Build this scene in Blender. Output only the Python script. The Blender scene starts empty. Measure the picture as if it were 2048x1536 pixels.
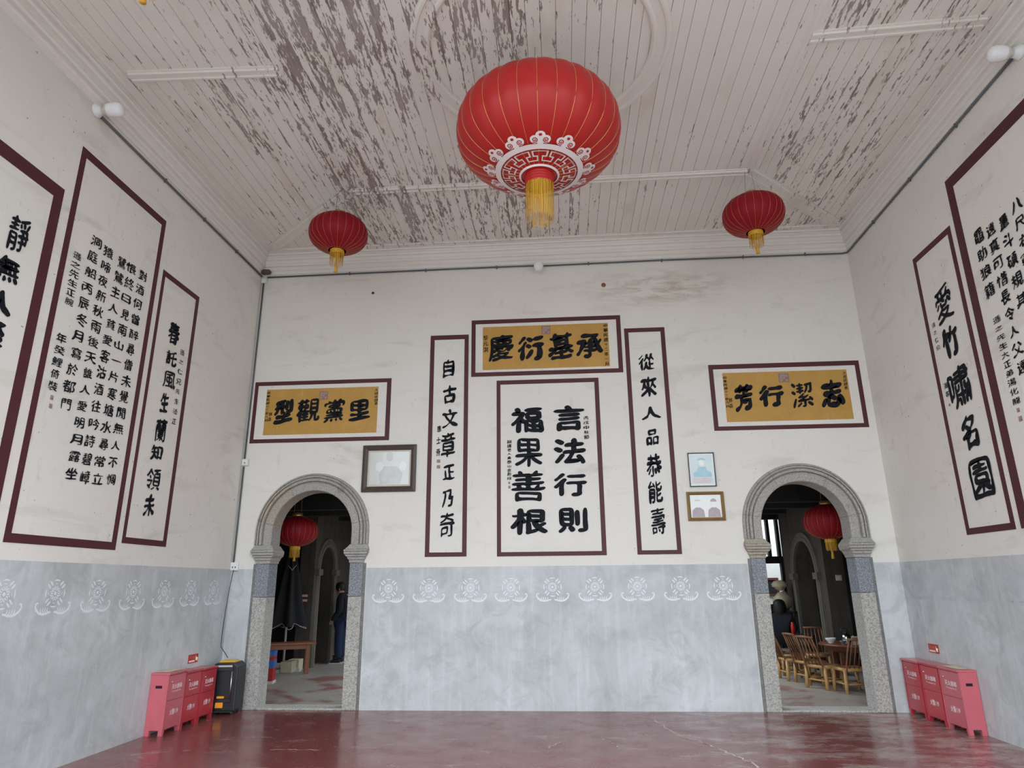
import bpy, bmesh, math, random
from mathutils import Vector, Matrix, noise
PI = math.pi
random.seed(7)
SC = bpy.context.scene
C = SC.collection

# ------------------------------------------------------------------ camera, world, exposure
FPX = 1339.235
PITCH, YAW, ROLL = 0.28960638, 0.07315454, -0.00901865
CAM = Vector((0.0, -9.30574, 1.55))
_f = Vector((-math.sin(YAW) * math.cos(PITCH), math.cos(YAW) * math.cos(PITCH), math.sin(PITCH)))
_r = Vector((math.cos(YAW), math.sin(YAW), 0)); _u = _r.cross(_f)
RT = _r * math.cos(ROLL) + _u * math.sin(ROLL)
UP = _u * math.cos(ROLL) - _r * math.sin(ROLL)
cd = bpy.data.cameras.new('camera'); cam = bpy.data.objects.new('camera', cd); C.objects.link(cam)
cd.sensor_width = 36; cd.lens = FPX / 2048 * 36; cd.clip_start = 0.05; cd.clip_end = 200
cam.matrix_world = Matrix(((RT.x, UP.x, -_f.x, CAM.x), (RT.y, UP.y, -_f.y, CAM.y), (RT.z, UP.z, -_f.z, CAM.z), (0, 0, 0, 1)))
SC.camera = cam
w = bpy.data.worlds.new('overcast_sky'); SC.world = w; w.use_nodes = True
wn = w.node_tree.nodes; bg = wn['Background']
# CIE overcast sky: three times brighter at the zenith than at the horizon
_g = wn.new('ShaderNodeNewGeometry'); _s = wn.new('ShaderNodeSeparateXYZ'); _m = wn.new('ShaderNodeMapRange')
w.node_tree.links.new(_g.outputs['Incoming'], _s.inputs[0]); w.node_tree.links.new(_s.outputs[2], _m.inputs[0])
_m.inputs[1].default_value = 0; _m.inputs[2].default_value = -1; _m.inputs[3].default_value = .72; _m.inputs[4].default_value = 2.16
bg.inputs[0].default_value = (0.86, 0.955, 1.025, 1); w.node_tree.links.new(_m.outputs[0], bg.inputs[1])
SC.view_settings.view_transform = 'Standard'; SC.view_settings.look = 'None'
SC.view_settings.gamma = 1.0; SC.view_settings.use_curve_mapping = False
SC.view_settings.exposure = 1.99

# room constants (metres): back wall face y = 0, floor z = 0
XL, XR, ZC, ZD, YF = -4.6047, 4.3188, 6.58, 1.7725, -7.6

def ray(u, v): return RT * ((u - 1024) / FPX) + UP * ((768 - v) / FPX) + _f
def on(ax, val, u, v):
    d = ray(u, v); return CAM + d * ((val - CAM[ax]) / d[ax])
def wp(wall, u, v):
    """point of a wall seen at a pixel of the photo -> (reading coordinate, height)"""
    if wall == 'back': p = on(1, 0.0, u, v); return (p.x, p.z)
    if wall == 'left': p = on(0, XL, u, v); return (p.y, p.z)
    p = on(0, XR, u, v); return (-p.y, p.z)

# ------------------------------------------------------------------ materials
MATS = {}
def _new(name):
    m = bpy.data.materials.new(name); m.use_nodes = True; MATS[name] = m
    nt = m.node_tree; return m, nt, nt.nodes['Principled BSDF']
def N(nt, t, **k):
    n = nt.nodes.new(t)
    for a, b in k.items(): setattr(n, a, b)
    return n
def L(nt, a, b): nt.links.new(a, b)
def pos(nt, scale=(1, 1, 1)):
    g = N(nt, 'ShaderNodeNewGeometry'); mp = N(nt, 'ShaderNodeMapping'); mp.inputs['Scale'].default_value = scale
    L(nt, g.outputs['Position'], mp.inputs['Vector']); return mp.outputs[0]
def nz(nt, vec, scale, detail=4, rough=.55, dist=0):
    n = N(nt, 'ShaderNodeTexNoise'); n.inputs['Scale'].default_value = scale; n.inputs['Detail'].default_value = detail
    n.inputs['Roughness'].default_value = rough; n.inputs['Distortion'].default_value = dist
    L(nt, vec, n.inputs['Vector']); return n.outputs['Fac']
def ramp(nt, fac, stops):
    r = N(nt, 'ShaderNodeValToRGB'); e = r.color_ramp.elements
    while len(e) < len(stops): e.new(.5)
    for el, (p, c) in zip(e, stops):
        el.position = p; el.color = c if len(c) == 4 else (*c, 1)
    L(nt, fac, r.inputs[0]); return r.outputs[0]
def g4(v): return (v, v, v, 1)
def mixc(nt, fac, a, b):
    m = N(nt, 'ShaderNodeMix', data_type='RGBA')
    for sock, val in ((m.inputs[0], fac), (m.inputs[6], a), (m.inputs[7], b)):
        if isinstance(val, (int, float)): sock.default_value = val
        elif isinstance(val, tuple): sock.default_value = val if len(val) == 4 else (*val, 1)
        else: L(nt, val, sock)
    return m.outputs[2]
def math_(nt, op, a, b=None, clamp=False):
    m = N(nt, 'ShaderNodeMath', operation=op, use_clamp=clamp)
    for i, val in enumerate((a, b)):
        if val is None: continue
        if isinstance(val, (int, float)): m.inputs[i].default_value = val
        else: L(nt, val, m.inputs[i])
    return m.outputs[0]
def bump(nt, bs, h, strength=.3, dist=.01):
    b = N(nt, 'ShaderNodeBump'); b.inputs['Strength'].default_value = strength; b.inputs['Distance'].default_value = dist
    L(nt, h, b.inputs['Height']); L(nt, b.outputs[0], bs.inputs['Normal'])
def plain(name, col, rough=.6, metal=0, var=.12, scale=8, coat=0, spec=.5, sheen=0):
    if name in MATS: return MATS[name]
    m, nt, bs = _new(name); bs.inputs['Roughness'].default_value = rough; bs.inputs['Metallic'].default_value = metal
    bs.inputs['Coat Weight'].default_value = coat; bs.inputs['Specular IOR Level'].default_value = spec; bs.inputs['Sheen Weight'].default_value = sheen
    if var:
        f = nz(nt, pos(nt), scale, 3)
        c = mixc(nt, f, tuple(x * (1 - var) for x in col), tuple(min(1, x * (1 + var)) for x in col)); L(nt, c, bs.inputs['Base Color'])
    else: bs.inputs['Base Color'].default_value = (*col, 1)
    return m

def m_plaster():
    m, nt, bs = _new('white_plaster'); bs.inputs['Roughness'].default_value = .85
    p = pos(nt)
    base = mixc(nt, nz(nt, p, .8, 2), (.73, .70, .65), (.82, .795, .745))
    st = ramp(nt, nz(nt, pos(nt, (.7, .7, 2.2)), 1.3, 4, .65, .6), [(.56, g4(0)), (.78, g4(.55))])
    c = mixc(nt, st, base, (.50, .46, .39))
    fine = ramp(nt, nz(nt, pos(nt, (1, 1, .35)), 9, 3, .7), [(.60, g4(0)), (.8, g4(.35))])
    c = mixc(nt, fine, c, (.45, .42, .40))
    sp = ramp(nt, nz(nt, p, 26, 1, .5), [(.76, g4(0)), (.79, g4(.7))])
    c = mixc(nt, sp, c, (.22, .19, .17))
    vd = N(nt, 'ShaderNodeVectorMath', operation='SUBTRACT'); L(nt, pos(nt, (.45, 1, 1.7)), vd.inputs[0]); vd.inputs[1].default_value = (1.55 * .45, 0, 5.76 * 1.7)
    ln = N(nt, 'ShaderNodeVectorMath', operation='LENGTH'); L(nt, vd.outputs[0], ln.inputs[0])
    near = ramp(nt, ln.outputs[1], [(.15, g4(1)), (.62, g4(0))])                       # old damp stain high on the back wall
    stn = math_(nt, 'MULTIPLY', near, ramp(nt, nz(nt, pos(nt, (1.6, 1, 7)), 1.6, 6, .65, .8), [(.42, g4(0)), (.62, g4(.75))]))
    c = mixc(nt, stn, c, (.46, .40, .31))
    L(nt, c, bs.inputs['Base Color']); bump(nt, bs, nz(nt, p, 14, 2), .25, .006)
def m_dado():
    m, nt, bs = _new('grey_dado_paint'); bs.inputs['Roughness'].default_value = .6
    p = pos(nt)
    c = mixc(nt, ramp(nt, nz(nt, p, 1.1, 5, .68, .8), [(.3, g4(0)), (.7, g4(1))]), (.42, .44, .445), (.62, .645, .66))
    st = ramp(nt, nz(nt, pos(nt, (9, 9, .8)), 1.4, 5, .6), [(.5, g4(0)), (.75, g4(.45))])
    c = mixc(nt, st, c, (.71, .735, .75))
    mp = ramp(nt, nz(nt, p, 3.2, 4, .7, 1.0), [(.49, g4(0)), (.74, g4(.60))])
    c = mixc(nt, mp, c, (.34, .36, .36))
    L(nt, c, bs.inputs['Base Color']); bump(nt, bs, nz(nt, p, 9, 3), .3, .006)
def m_ceiling(name, thr, brown=.5):
    m, nt, bs = _new(name); bs.inputs['Roughness'].default_value = .7
    p = pos(nt)
    oi = N(nt, 'ShaderNodeObjectInfo')
    add = N(nt, 'ShaderNodeVectorMath', operation='ADD'); L(nt, p, add.inputs[0])
    cmb = N(nt, 'ShaderNodeCombineXYZ'); L(nt, math_(nt, 'MULTIPLY', oi.outputs['Random'], 13.0), cmb.inputs[1]); L(nt, cmb.outputs[0], add.inputs[1])
    def st(sc):
        mp = N(nt, 'ShaderNodeMapping'); mp.inputs['Scale'].default_value = sc; L(nt, add.outputs[0], mp.inputs['Vector']); return mp.outputs[0]
    n1 = nz(nt, st((13, 2.0, 1)), 1.0, 4, .66, .35)
    n2 = nz(nt, st((40, 7.5, 1)), 1.0, 3, .65)
    mask = nz(nt, p, .55, 3, .5)
    sx = N(nt, 'ShaderNodeSeparateXYZ'); L(nt, p, sx.inputs[0])
    mr = N(nt, 'ShaderNodeMapRange'); L(nt, sx.outputs[0], mr.inputs[0])
    mr.inputs[1].default_value = -5; mr.inputs[2].default_value = 5; mr.inputs[3].default_value = 0; mr.inputs[4].default_value = 1
    den = ramp(nt, mr.outputs[0], [(.06, g4(.44)), (.20, g4(.50)), (.30, g4(.545)), (.47, g4(.525)), (.56, g4(.455)), (.72, g4(.445)), (.78, g4(.56)), (.90, g4(.50))])   # some panels have lost more paint than others
    tc = N(nt, 'ShaderNodeTexCoord'); sg = N(nt, 'ShaderNodeSeparateXYZ'); L(nt, tc.outputs['Generated'], sg.inputs[0])
    edge = math_(nt, 'POWER', math_(nt, 'ABSOLUTE', math_(nt, 'MULTIPLY', math_(nt, 'SUBTRACT', sg.outputs[0], .5), 2.0)), 3.0)
    s = math_(nt, 'ADD', math_(nt, 'MULTIPLY', n1, .52), math_(nt, 'MULTIPLY', n2, .48))
    s = math_(nt, 'ADD', s, math_(nt, 'MULTIPLY', math_(nt, 'SUBTRACT', mask, .5), .34))
    s = math_(nt, 'ADD', s, math_(nt, 'SUBTRACT', den, .5)); s = math_(nt, 'ADD', s, math_(nt, 'MULTIPLY', edge, .045))
    s = math_(nt, 'ADD', s, math_(nt, 'MULTIPLY', math_(nt, 'SUBTRACT', oi.outputs['Random'], .5), .05))
    peel = ramp(nt, s, [(thr, g4(0)), (thr + .012, g4(1))])
    paint = mixc(nt, nz(nt, p, 1.2, 4), (.75, .715, .66), (.84, .81, .76))
    ys = ramp(nt, nz(nt, st((2.2, .7, 1)), 1.0, 5), [(.55, g4(0)), (.72, g4(.5))])
    paint = mixc(nt, ys, paint, (.60, .53, .42))
    wood = mixc(nt, nz(nt, st((30, 1.5, 1)), 1.0, 4), (.18, .13, .11), (.42, .36, .335))
    wood = mixc(nt, ramp(nt, nz(nt, p, 1.7, 2), [(.45, g4(0)), (.6, g4(.6))]), wood, (.44, .39, .37))
    L(nt, mixc(nt, peel, paint, wood), bs.inputs['Base Color'])
    inv = math_(nt, 'SUBTRACT', 1.0, peel); bump(nt, bs, inv, .8, .004)
def m_floor_red():
    m, nt, bs = _new('red_painted_floor'); p = pos(nt)
    red = mixc(nt, nz(nt, p, 1.6, 5), (.16, .036, .036), (.26, .085, .080))
    n = nz(nt, pos(nt, (1.1, 2.6, 1)), 1.5, 7, .74, .4)
    sx = N(nt, 'ShaderNodeSeparateXYZ'); L(nt, p, sx.inputs[0])
    mr = N(nt, 'ShaderNodeMapRange'); L(nt, sx.outputs[0], mr.inputs[0])
    mr.inputs[1].default_value = 0; mr.inputs[2].default_value = 3.6; mr.inputs[3].default_value = -.02; mr.inputs[4].default_value = .115
    wear = ramp(nt, math_(nt, 'ADD', n, mr.outputs[0]), [(.55, g4(0)), (.70, g4(.85))])
    c = mixc(nt, wear, red, (.38, .31, .285))
    sp = ramp(nt, nz(nt, p, 34, 3, .6), [(.63, g4(0)), (.70, g4(.8))]); sp2 = math_(nt, 'MULTIPLY', sp, ramp(nt, nz(nt, p, 1.3, 3), [(.45, g4(0)), (.6, g4(1))]))
    c = mixc(nt, sp2, c, (.42, .36, .33))
    L(nt, c, bs.inputs['Base Color'])
    L(nt, ramp(nt, nz(nt, p, 3.0, 6, .6), [(.3, g4(.13)), (.75, g4(.36))]), bs.inputs['Roughness'])
    bs.inputs['Specular IOR Level'].default_value = .7
    bump(nt, bs, nz(nt, p, 7, 3), .05, .003)
def m_floor_rear():
    m, nt, bs = _new('grey_concrete_floor'); p = pos(nt)
    c = mixc(nt, nz(nt, p, 1.4, 7, .65), (.23, .20, .175), (.42, .38, .34))
    red = ramp(nt, nz(nt, p, 1.1, 6, .6, .5), [(.52, g4(0)), (.62, g4(.8))])
    c = mixc(nt, red, c, (.20, .06, .045)); L(nt, c, bs.inputs['Base Color']); bs.inputs['Roughness'].default_value = .45
def m_stone(name, a, b, c3, sc=60):
    m, nt, bs = _new(name); p = pos(nt); bs.inputs['Roughness'].default_value = .8
    c = mixc(nt, nz(nt, p, 3, 5), a, b)
    sp = ramp(nt, nz(nt, p, sc, 3, .7), [(.43, g4(0)), (.63, g4(.85))]); c = mixc(nt, sp, c, c3)
    st = ramp(nt, nz(nt, p, 5, 6, .7), [(.58, g4(0)), (.75, g4(.6))]); c = mixc(nt, st, c, (.10, .095, .09))
    L(nt, c, bs.inputs['Base Color']); bump(nt, bs, nz(nt, p, sc, 4), .5, .006)
def m_scratch(name, col, chip, rough=.6, lo=.70):
    m, nt, bs = _new(name); bs.inputs['Roughness'].default_value = rough; p = pos(nt)
    c = mixc(nt, nz(nt, p, 5, 4), tuple(x * .85 for x in col), tuple(x * 1.15 for x in col))
    sp = ramp(nt, nz(nt, p, 17, 6, .7, 1.2), [(lo, g4(0)), (lo + .03, g4(1))]); L(nt, mixc(nt, sp, c, chip), bs.inputs['Base Color'])
def m_yellow():
    m, nt, bs = _new('yellow_plaque_ground'); bs.inputs['Roughness'].default_value = .6; p = pos(nt)
    c = mixc(nt, nz(nt, p, 4, 6, .7), (.42, .21, .035), (.60, .36, .085))
    st = ramp(nt, nz(nt, pos(nt, (3, 3, 1)), 2.2, 5, .6), [(.58, g4(0)), (.72, g4(.6))]); c = mixc(nt, st, c, (.40, .26, .10))
    sc = ramp(nt, nz(nt, pos(nt, (40, 40, 3)), 1.2, 3, .6), [(.68, g4(0)), (.72, g4(.5))]); c = mixc(nt, sc, c, (.66, .50, .25))
    L(nt, c, bs.inputs['Base Color'])
def m_brick(name, a, b, mortar, sc=1.0):
    m, nt, bs = _new(name); bs.inputs['Roughness'].default_value = .9
    p = pos(nt); c = mixc(nt, nz(nt, p, 2.5 * sc, 6, .65), a, b)
    st = ramp(nt, nz(nt, pos(nt, (5, 5, .7)), 1.3, 5), [(.5, g4(0)), (.7, g4(.6))]); L(nt, mixc(nt, st, c, mortar), bs.inputs['Base Color'])
m_plaster(); m_dado(); m_ceiling('peeling_ceiling_boards', .592); m_ceiling('peeling_trim_paint', .612); m_floor_red(); m_floor_rear()
m_stone('light_granite', (.42, .41, .37), (.55, .53, .49), (.20, .195, .18)); m_stone('blue_granite', (.11, .125, .15), (.19, .21, .24), (.42, .43, .45))
m_stone('edge_stone', (.17, .17, .165), (.27, .27, .26), (.12, .12, .12)); m_stone('carved_stone', (.36, .34, .31), (.50, .48, .45), (.24, .22, .20)); m_stone('ochre_stone', (.38, .33, .26), (.48, .43, .35), (.26, .23, .19))
m_scratch('maroon_band_paint', (.075, .012, .016), (.55, .48, .46)); m_scratch('black_ink', (.010, .012, .016), (.30, .30, .30), .7, .76); MATS['black_ink'].node_tree.nodes['Principled BSDF'].inputs['Specular IOR Level'].default_value = .15; m_yellow()
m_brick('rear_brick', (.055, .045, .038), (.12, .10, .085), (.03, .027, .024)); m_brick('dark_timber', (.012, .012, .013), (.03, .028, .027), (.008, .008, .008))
plain('cornice_plaster', (.81, .78, .73), .8, var=.05); plain('stencil_white', (.80, .82, .85), .7, var=.1, scale=30)
plain('red_satin', (.42, .016, .015), .42, var=.06, scale=3, spec=.35); plain('red_velvet', (.25, .003, .012), .6, var=.06, spec=.25)
plain('gold_wire', (.85, .55, .18), .35, .7, var=.1); plain('gold_fringe', (.62, .33, .02), .5, var=.25, scale=40); plain('lantern_white', (.78, .72, .70), .6, var=.04)
plain('grey_cord', (.35, .33, .28), .8); plain('conduit_grey', (.10, .115, .12), .5, var=.2); plain('white_plastic', (.80, .81, .82), .35, var=.03)
plain('bulb_glass', (.86, .87, .90), .25, var=.02); plain('socket_plastic', (.68, .66, .60), .4); plain('mud_nest', (.10, .075, .055), .95, var=.4, scale=60)
plain('box_red', (.48, .030, .045), .32, var=.1, scale=5, coat=.4); plain('box_faded_red', (.56, .12, .15), .35, var=.12, scale=5, coat=.3)
plain('box_slot', (.01, .008, .008), .9); plain('box_letter', (.85, .72, .74), .6); plain('paper_yellow', (.62, .53, .36), .8, var=.2, scale=20)
plain('sign_red', (.45, .02, .02), .45); plain('sign_cream', (.85, .75, .60), .5); plain('sign_red_text', (.62, .16, .10), .5)
plain('black_plastic', (.012, .014, .018), .42); plain('chrome', (.65, .66, .68), .22, 1.0, var=.03); plain('orange_plastic', (.85, .33, .02), .4); plain('amber_plastic', (.75, .42, .02), .4)
plain('wheel_rubber', (.03, .03, .03), .7)
plain('frame_brown', (.07, .05, .04), .45, var=.3, scale=30); plain('frame_gold', (.30, .19, .07), .4, .3, var=.5, scale=70); plain('mount_cream', (.62, .55, .46), .7)
plain('photo_pale', (.62, .64, .61), .15, var=.1, scale=6, coat=.6); plain('photo_grey', (.52, .52, .51), .2, var=.2, scale=9, coat=.6); plain('photo_light', (.74, .76, .73), .2, var=.06, coat=.6)
plain('print_blue', (.30, .52, .60), .25, var=.15, scale=14, coat=.4); plain('print_pale_blue', (.58, .68, .69), .25, var=.08, coat=.4); plain('print_pink', (.66, .58, .57), .3); plain('print_mauve', (.42, .34, .36), .3, var=.15, scale=20)
plain('seal_mauve', (.30, .17, .15), .7, var=.25, scale=40); plain('seal_light', (.50, .42, .36), .7)
plain('bamboo_cane', (.42, .24, .085), .42, var=.22, scale=14); plain('bamboo_dark', (.20, .085, .038), .45, var=.25, scale=14); plain('table_wood', (.16, .050, .022), .35, var=.25, scale=9)
plain('bench_wood', (.26, .085, .030), .4, var=.2, scale=9); plain('black_canvas', (.010, .010, .012), .8); plain('canvas_piping', (.45, .45, .48), .6); plain('pole_white', (.58, .57, .50), .4)
plain('base_white', (.55, .56, .57), .5); plain('cream_block', (.56, .50, .36), .7); plain('old_timber', (.19, .145, .105), .85, var=.3, scale=12); plain('maroon_paint', (.13, .030, .032), .5)
plain('navy_cloth', (.008, .010, .018), .9); plain('denim', (.010, .024, .062), .9, var=.3, scale=25); plain('skin', (.42, .22, .16), .6); plain('black_hair', (.008, .007, .007), .6); plain('shoe_dark', (.015, .018, .03), .7); plain('shoe_sole', (.60, .62, .66), .6)
plain('plastic_bag', (.52, .47, .33), .4, var=.2, scale=12); plain('red_thermos', (.60, .022, .012), .3); plain('porcelain', (.70, .73, .72), .2); plain('dark_glass', (.10, .13, .13), .1); plain('lit_white_wall', (.80, .79, .74), .8); plain('crate_blue', (.05, .14, .42), .4); plain('crate_red', (.40, .02, .02), .4)
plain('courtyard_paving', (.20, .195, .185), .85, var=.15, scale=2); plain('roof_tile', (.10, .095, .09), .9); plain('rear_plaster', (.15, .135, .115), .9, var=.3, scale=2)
def M(n): return MATS[n]

# ------------------------------------------------------------------ mesh helpers
class MB:
    def __init__(s): s.v = []; s.f = []; s.sm = []
    def add(s, vs, fs, smooth=False, mat=None):
        o = len(s.v)
        s.v += [tuple(mat @ Vector(p)) if mat else tuple(p) for p in vs]; s.f += [tuple(i + o for i in f) for f in fs]; s.sm += [smooth] * len(fs)
        return s
    def box(s, a, b, mat=None):
        (x0, y0, z0), (x1, y1, z1) = a, b
        return s.add([(x0, y0, z0), (x1, y0, z0), (x1, y1, z0), (x0, y1, z0), (x0, y0, z1), (x1, y0, z1), (x1, y1, z1), (x0, y1, z1)],
              [(3, 2, 1, 0), (4, 5, 6, 7), (0, 1, 5, 4), (1, 2, 6, 5), (2, 3, 7, 6), (3, 0, 4, 7)], mat=mat)
    def cbox(s, c, d, mat=None): return s.box([c[i] - d[i] / 2 for i in range(3)], [c[i] + d[i] / 2 for i in range(3)], mat)
    def tube(s, pts, r, n=8, cap=True, mat=None):
        pts = [Vector(p) for p in pts]; rs = r if isinstance(r, (list, tuple)) else [r] * len(pts)
        vs = []; up = Vector((0, 0, 1))
        for i, p in enumerate(pts):
            d = (pts[min(i + 1, len(pts) - 1)] - pts[max(i - 1, 0)]).normalized()
            a = d.cross(up if abs(d.z) < .95 else Vector((0, 1, 0))).normalized(); b = d.cross(a)
            vs += [p + (a * math.cos(2 * PI * k / n) + b * math.sin(2 * PI * k / n)) * rs[i] for k in range(n)]
        fs = [(i * n + k, i * n + (k + 1) % n, (i + 1) * n + (k + 1) % n, (i + 1) * n + k) for i in range(len(pts) - 1) for k in range(n)]
        if cap: fs += [tuple(range(n)), tuple(range((len(pts) - 1) * n, len(pts) * n))[::-1]]
        return s.add(vs, fs, True, mat)
    def lathe(s, prof, n=24, mat=None, smooth=True, rmod=None):
        vs = []
        for r, z in prof:
            for k in range(n):
                a = 2 * PI * k / n; q = r * (rmod(k) if rmod else 1); vs.append((q * math.cos(a), q * math.sin(a), z))
        fs = [(i * n + k, i * n + (k + 1) % n, (i + 1) * n + (k + 1) % n, (i + 1) * n + k) for i in range(len(prof) - 1) for k in range(n)]
        return s.add(vs, fs, smooth, mat)
    def prism(s, poly, y0, y1, mat=None):
        """polygon in (x, z) pushed from y0 to y1"""
        n = len(poly); vs = [(x, y0, z) for x, z in poly] + [(x, y1, z) for x, z in poly]
        return s.add(vs, [tuple(range(n)), tuple(range(n, 2 * n))[::-1]] + [(i, i + n, (i + 1) % n + n, (i + 1) % n) for i in range(n)], mat=mat)
    def build(s, name, mat, parent=None, bevel=0):
        me = bpy.data.meshes.new(name); me.from_pydata(s.v, [], s.f); me.polygons.foreach_set('use_smooth', s.sm)
        bm = bmesh.new(); bm.from_mesh(me); bmesh.ops.recalc_face_normals(bm, faces=bm.faces); bm.to_mesh(me); bm.free()
        me.materials.append(M(mat) if isinstance(mat, str) else mat)
        o = bpy.data.objects.new(name, me); C.objects.link(o)
        if parent: o.parent = parent
        if bevel:
            b = o.modifiers.new('bevel', 'BEVEL'); b.width = bevel; b.segments = 2; b.limit_method = 'ANGLE'
        return o
def empty(name, loc=(0, 0, 0), rz=0, parent=None):
    o = bpy.data.objects.new(name, None); C.objects.link(o); o.location = loc; o.rotation_euler = (0, 0, rz); o.empty_display_size = .1
    if parent: o.parent = parent
    return o
def tag(o, label=None, cat=None, group=None, kind=None):
    for k, v in (('label', label), ('category', cat), ('group', group), ('kind', kind)):
        if v: o[k] = v
    return o
def struct(o, label=None, cat=None): return tag(o, label, cat, kind='structure')
def mesh_obj(name, me, mat, parent=None):
    if not me.materials: me.materials.append(M(mat))
    o = bpy.data.objects.new(name, me); C.objects.link(o)
    if parent: o.parent = parent
    return o
def copy_tree(o, parent=None):
    c = o.copy(); C.objects.link(c); c.parent = parent
    for ch in [k for k in bpy.data.objects if k.parent == o]: copy_tree(ch, c)
    return c
def fill2d(loops, y0, y1):
    """flat region in (x, z) with holes, as a slab from y0 to y1 (mesh)"""
    bm = bmesh.new(); es = []
    for lp in loops:
        vs = [bm.verts.new((x, y0, z)) for x, z in lp]; es += [bm.edges.new((vs[i], vs[(i + 1) % len(vs)])) for i in range(len(vs))]
    bmesh.ops.triangle_fill(bm, use_beauty=True, use_dissolve=False, edges=es)
    r = bmesh.ops.extrude_face_region(bm, geom=bm.faces[:])
    bmesh.ops.translate(bm, verts=[g for g in r['geom'] if isinstance(g, bmesh.types.BMVert)], vec=(0, y1 - y0, 0))
    bmesh.ops.recalc_face_normals(bm, faces=bm.faces)
    me = bpy.data.meshes.new('slab'); bm.to_mesh(me); bm.free(); return me

# ------------------------------------------------------------------ lettering (built-in font outlines turned into brush-like strokes)
TITLE = '型觀黨里慶衍基承芳行潔志言法則福果善根自古文章正乃奇從來人品恭能壽春託風生蘭知領未靜無至愛竹嘯名園'
POEM = ['對酒何曾醉尋僧未覺閒無人不惆', '悵終日見南山一片寒塘水尋常立', '鷺鷥主人貧愛客沽酒往吟詩碧嶂', '猿啼夜新秋雨後天誰人愛明月露坐', '洞庭船丙辰冬月寫於都門']
RPOEM = ['八尺右軍', '量斗碩規其', '遠真可惜長令人父遠', '黽助狼籍']
SMALL = '大總統題褒中華民國十二年六月林森一黎元洪丙戌秋節韶廬老集泰山金剛經惠士遜之仁兄先法腕癸鯉倚裝弟湯化龍海客'
STR = ['灭火器箱', 'Fire extinguisher box', '火警119', '灭火器']
_need = set(TITLE) | set(''.join(POEM)) | set(''.join(RPOEM)) | set(SMALL) | set(STR)
_tmp = {}
for t in sorted(_need):
    c = bpy.data.curves.new('lettering', 'FONT'); c.body = t; c.size = 1; c.resolution_u = 3; c.align_x = 'CENTER'; c.align_y = 'CENTER'
    o = bpy.data.objects.new('lettering', c); C.objects.link(o); _tmp[t] = o
bpy.context.view_layer.update(); _dg = bpy.context.evaluated_depsgraph_get()
RAW = {}
for t, o in _tmp.items(): RAW[t] = bpy.data.meshes.new_from_object(o.evaluated_get(_dg))
for t, o in _tmp.items(): c = o.data; bpy.data.objects.remove(o); bpy.data.curves.remove(c)
GL = {}
def glyph(t, bold=.03, wob=.02, rise=.10, warp=.05, seed=0):
    """outline of t in the unit square (x, z); strokes swell, taper and rise to the right like brush work"""
    key = (t, bold, wob, rise, warp, seed)
    if key in GL: return GL[key]
    bm = bmesh.new(); bm.from_mesh(RAW[t]); bmesh.ops.remove_doubles(bm, verts=bm.verts, dist=1e-4)
    if wob:
        for cut in (.16, .08, .05):
            es = [e for e in bm.edges if e.is_boundary and e.calc_length() > cut]
            if es: bmesh.ops.subdivide_edges(bm, edges=es, cuts=1)
        bmesh.ops.triangulate(bm, faces=bm.faces)
        for it in range(3):                                  # soften the corners like wet ink
            nw = {}
            for v in bm.verts:
                nb = [e.other_vert(v).co for e in v.link_edges if e.is_boundary]
                if len(nb) == 2: nw[v] = v.co * .5 + (nb[0] + nb[1]) * .25
            for v, c_ in nw.items(): v.co = c_
    nn = {}
    for v in bm.verts:
        n = Vector((0, 0, 0))
        for e in v.link_edges:
            if e.is_boundary:
                f = e.link_faces[0]; d = e.verts[1].co - e.verts[0].co; q = Vector((d.y, -d.x, 0)).normalized()
                if q.dot(f.calc_center_median() - e.verts[0].co) > 0: q = -q
                n += q
        nn[v] = n.normalized() if n.length > 1e-6 else n
    sd = (ord(t[0]) % 101) * 1.7 + seed
    if len(t) == 1:
        cx_ = max(.30, min(1.25, 1.50 - len(RAW[t].vertices) / 170)); bold = .007 + bold * cx_; wob *= max(.35, cx_); warp *= max(.45, cx_)
    for v in bm.verts:
        p = v.co.copy(); n = nn[v]
        pen = abs(n.dot(Vector((.80, .60, 0))))
        v.co += n * (bold * (.55 + .6 * pen) + wob * 1.6 * noise.noise((p.x * 3.3 + sd, p.y * 3.3, sd)))
        v.co += Vector((noise.noise((p.x * 2.1 + sd, p.y * 2.1, 5.)), noise.noise((p.x * 2.1, p.y * 2.1 + sd, 9.)), 0)) * warp
        v.co.y += rise * v.co.x
    xs = [v.co.x for v in bm.verts]; ys = [v.co.y for v in bm.verts]
    x0, x1, y0, y1 = min(xs), max(xs), min(ys), max(ys)
    if len(t) == 1: k = (1 / max(x1 - x0, 1e-3), 1 / max(y1 - y0, 1e-3))
    else: k = (1 / (x1 - x0), 1 / (y1 - y0))
    for v in bm.verts: v.co = Vector(((v.co.x - (x0 + x1) / 2) * k[0], 0, (v.co.y - (y0 + y1) / 2) * k[1]))
    bmesh.ops.recalc_face_normals(bm, faces=bm.faces)
    me = bpy.data.meshes.new('stroke_shape'); bm.to_mesh(me); bm.free(); GL[key] = me; me['aspect'] = (y1 - y0) / (x1 - x0); return me
def put_glyph(t, c, size, y, mat, parent, name='character', **k):
    """c = (s, z) relative to the parent, size = (w, h)"""
    me = glyph(t, **k)
    if me.materials and me.materials[0] != M(mat): me = me.copy(); me.materials.clear()
    o = mesh_obj(name, me, mat, parent); o.location = (c[0], y, c[1]); o.scale = (size[0], 1, size[1]); return o
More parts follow.
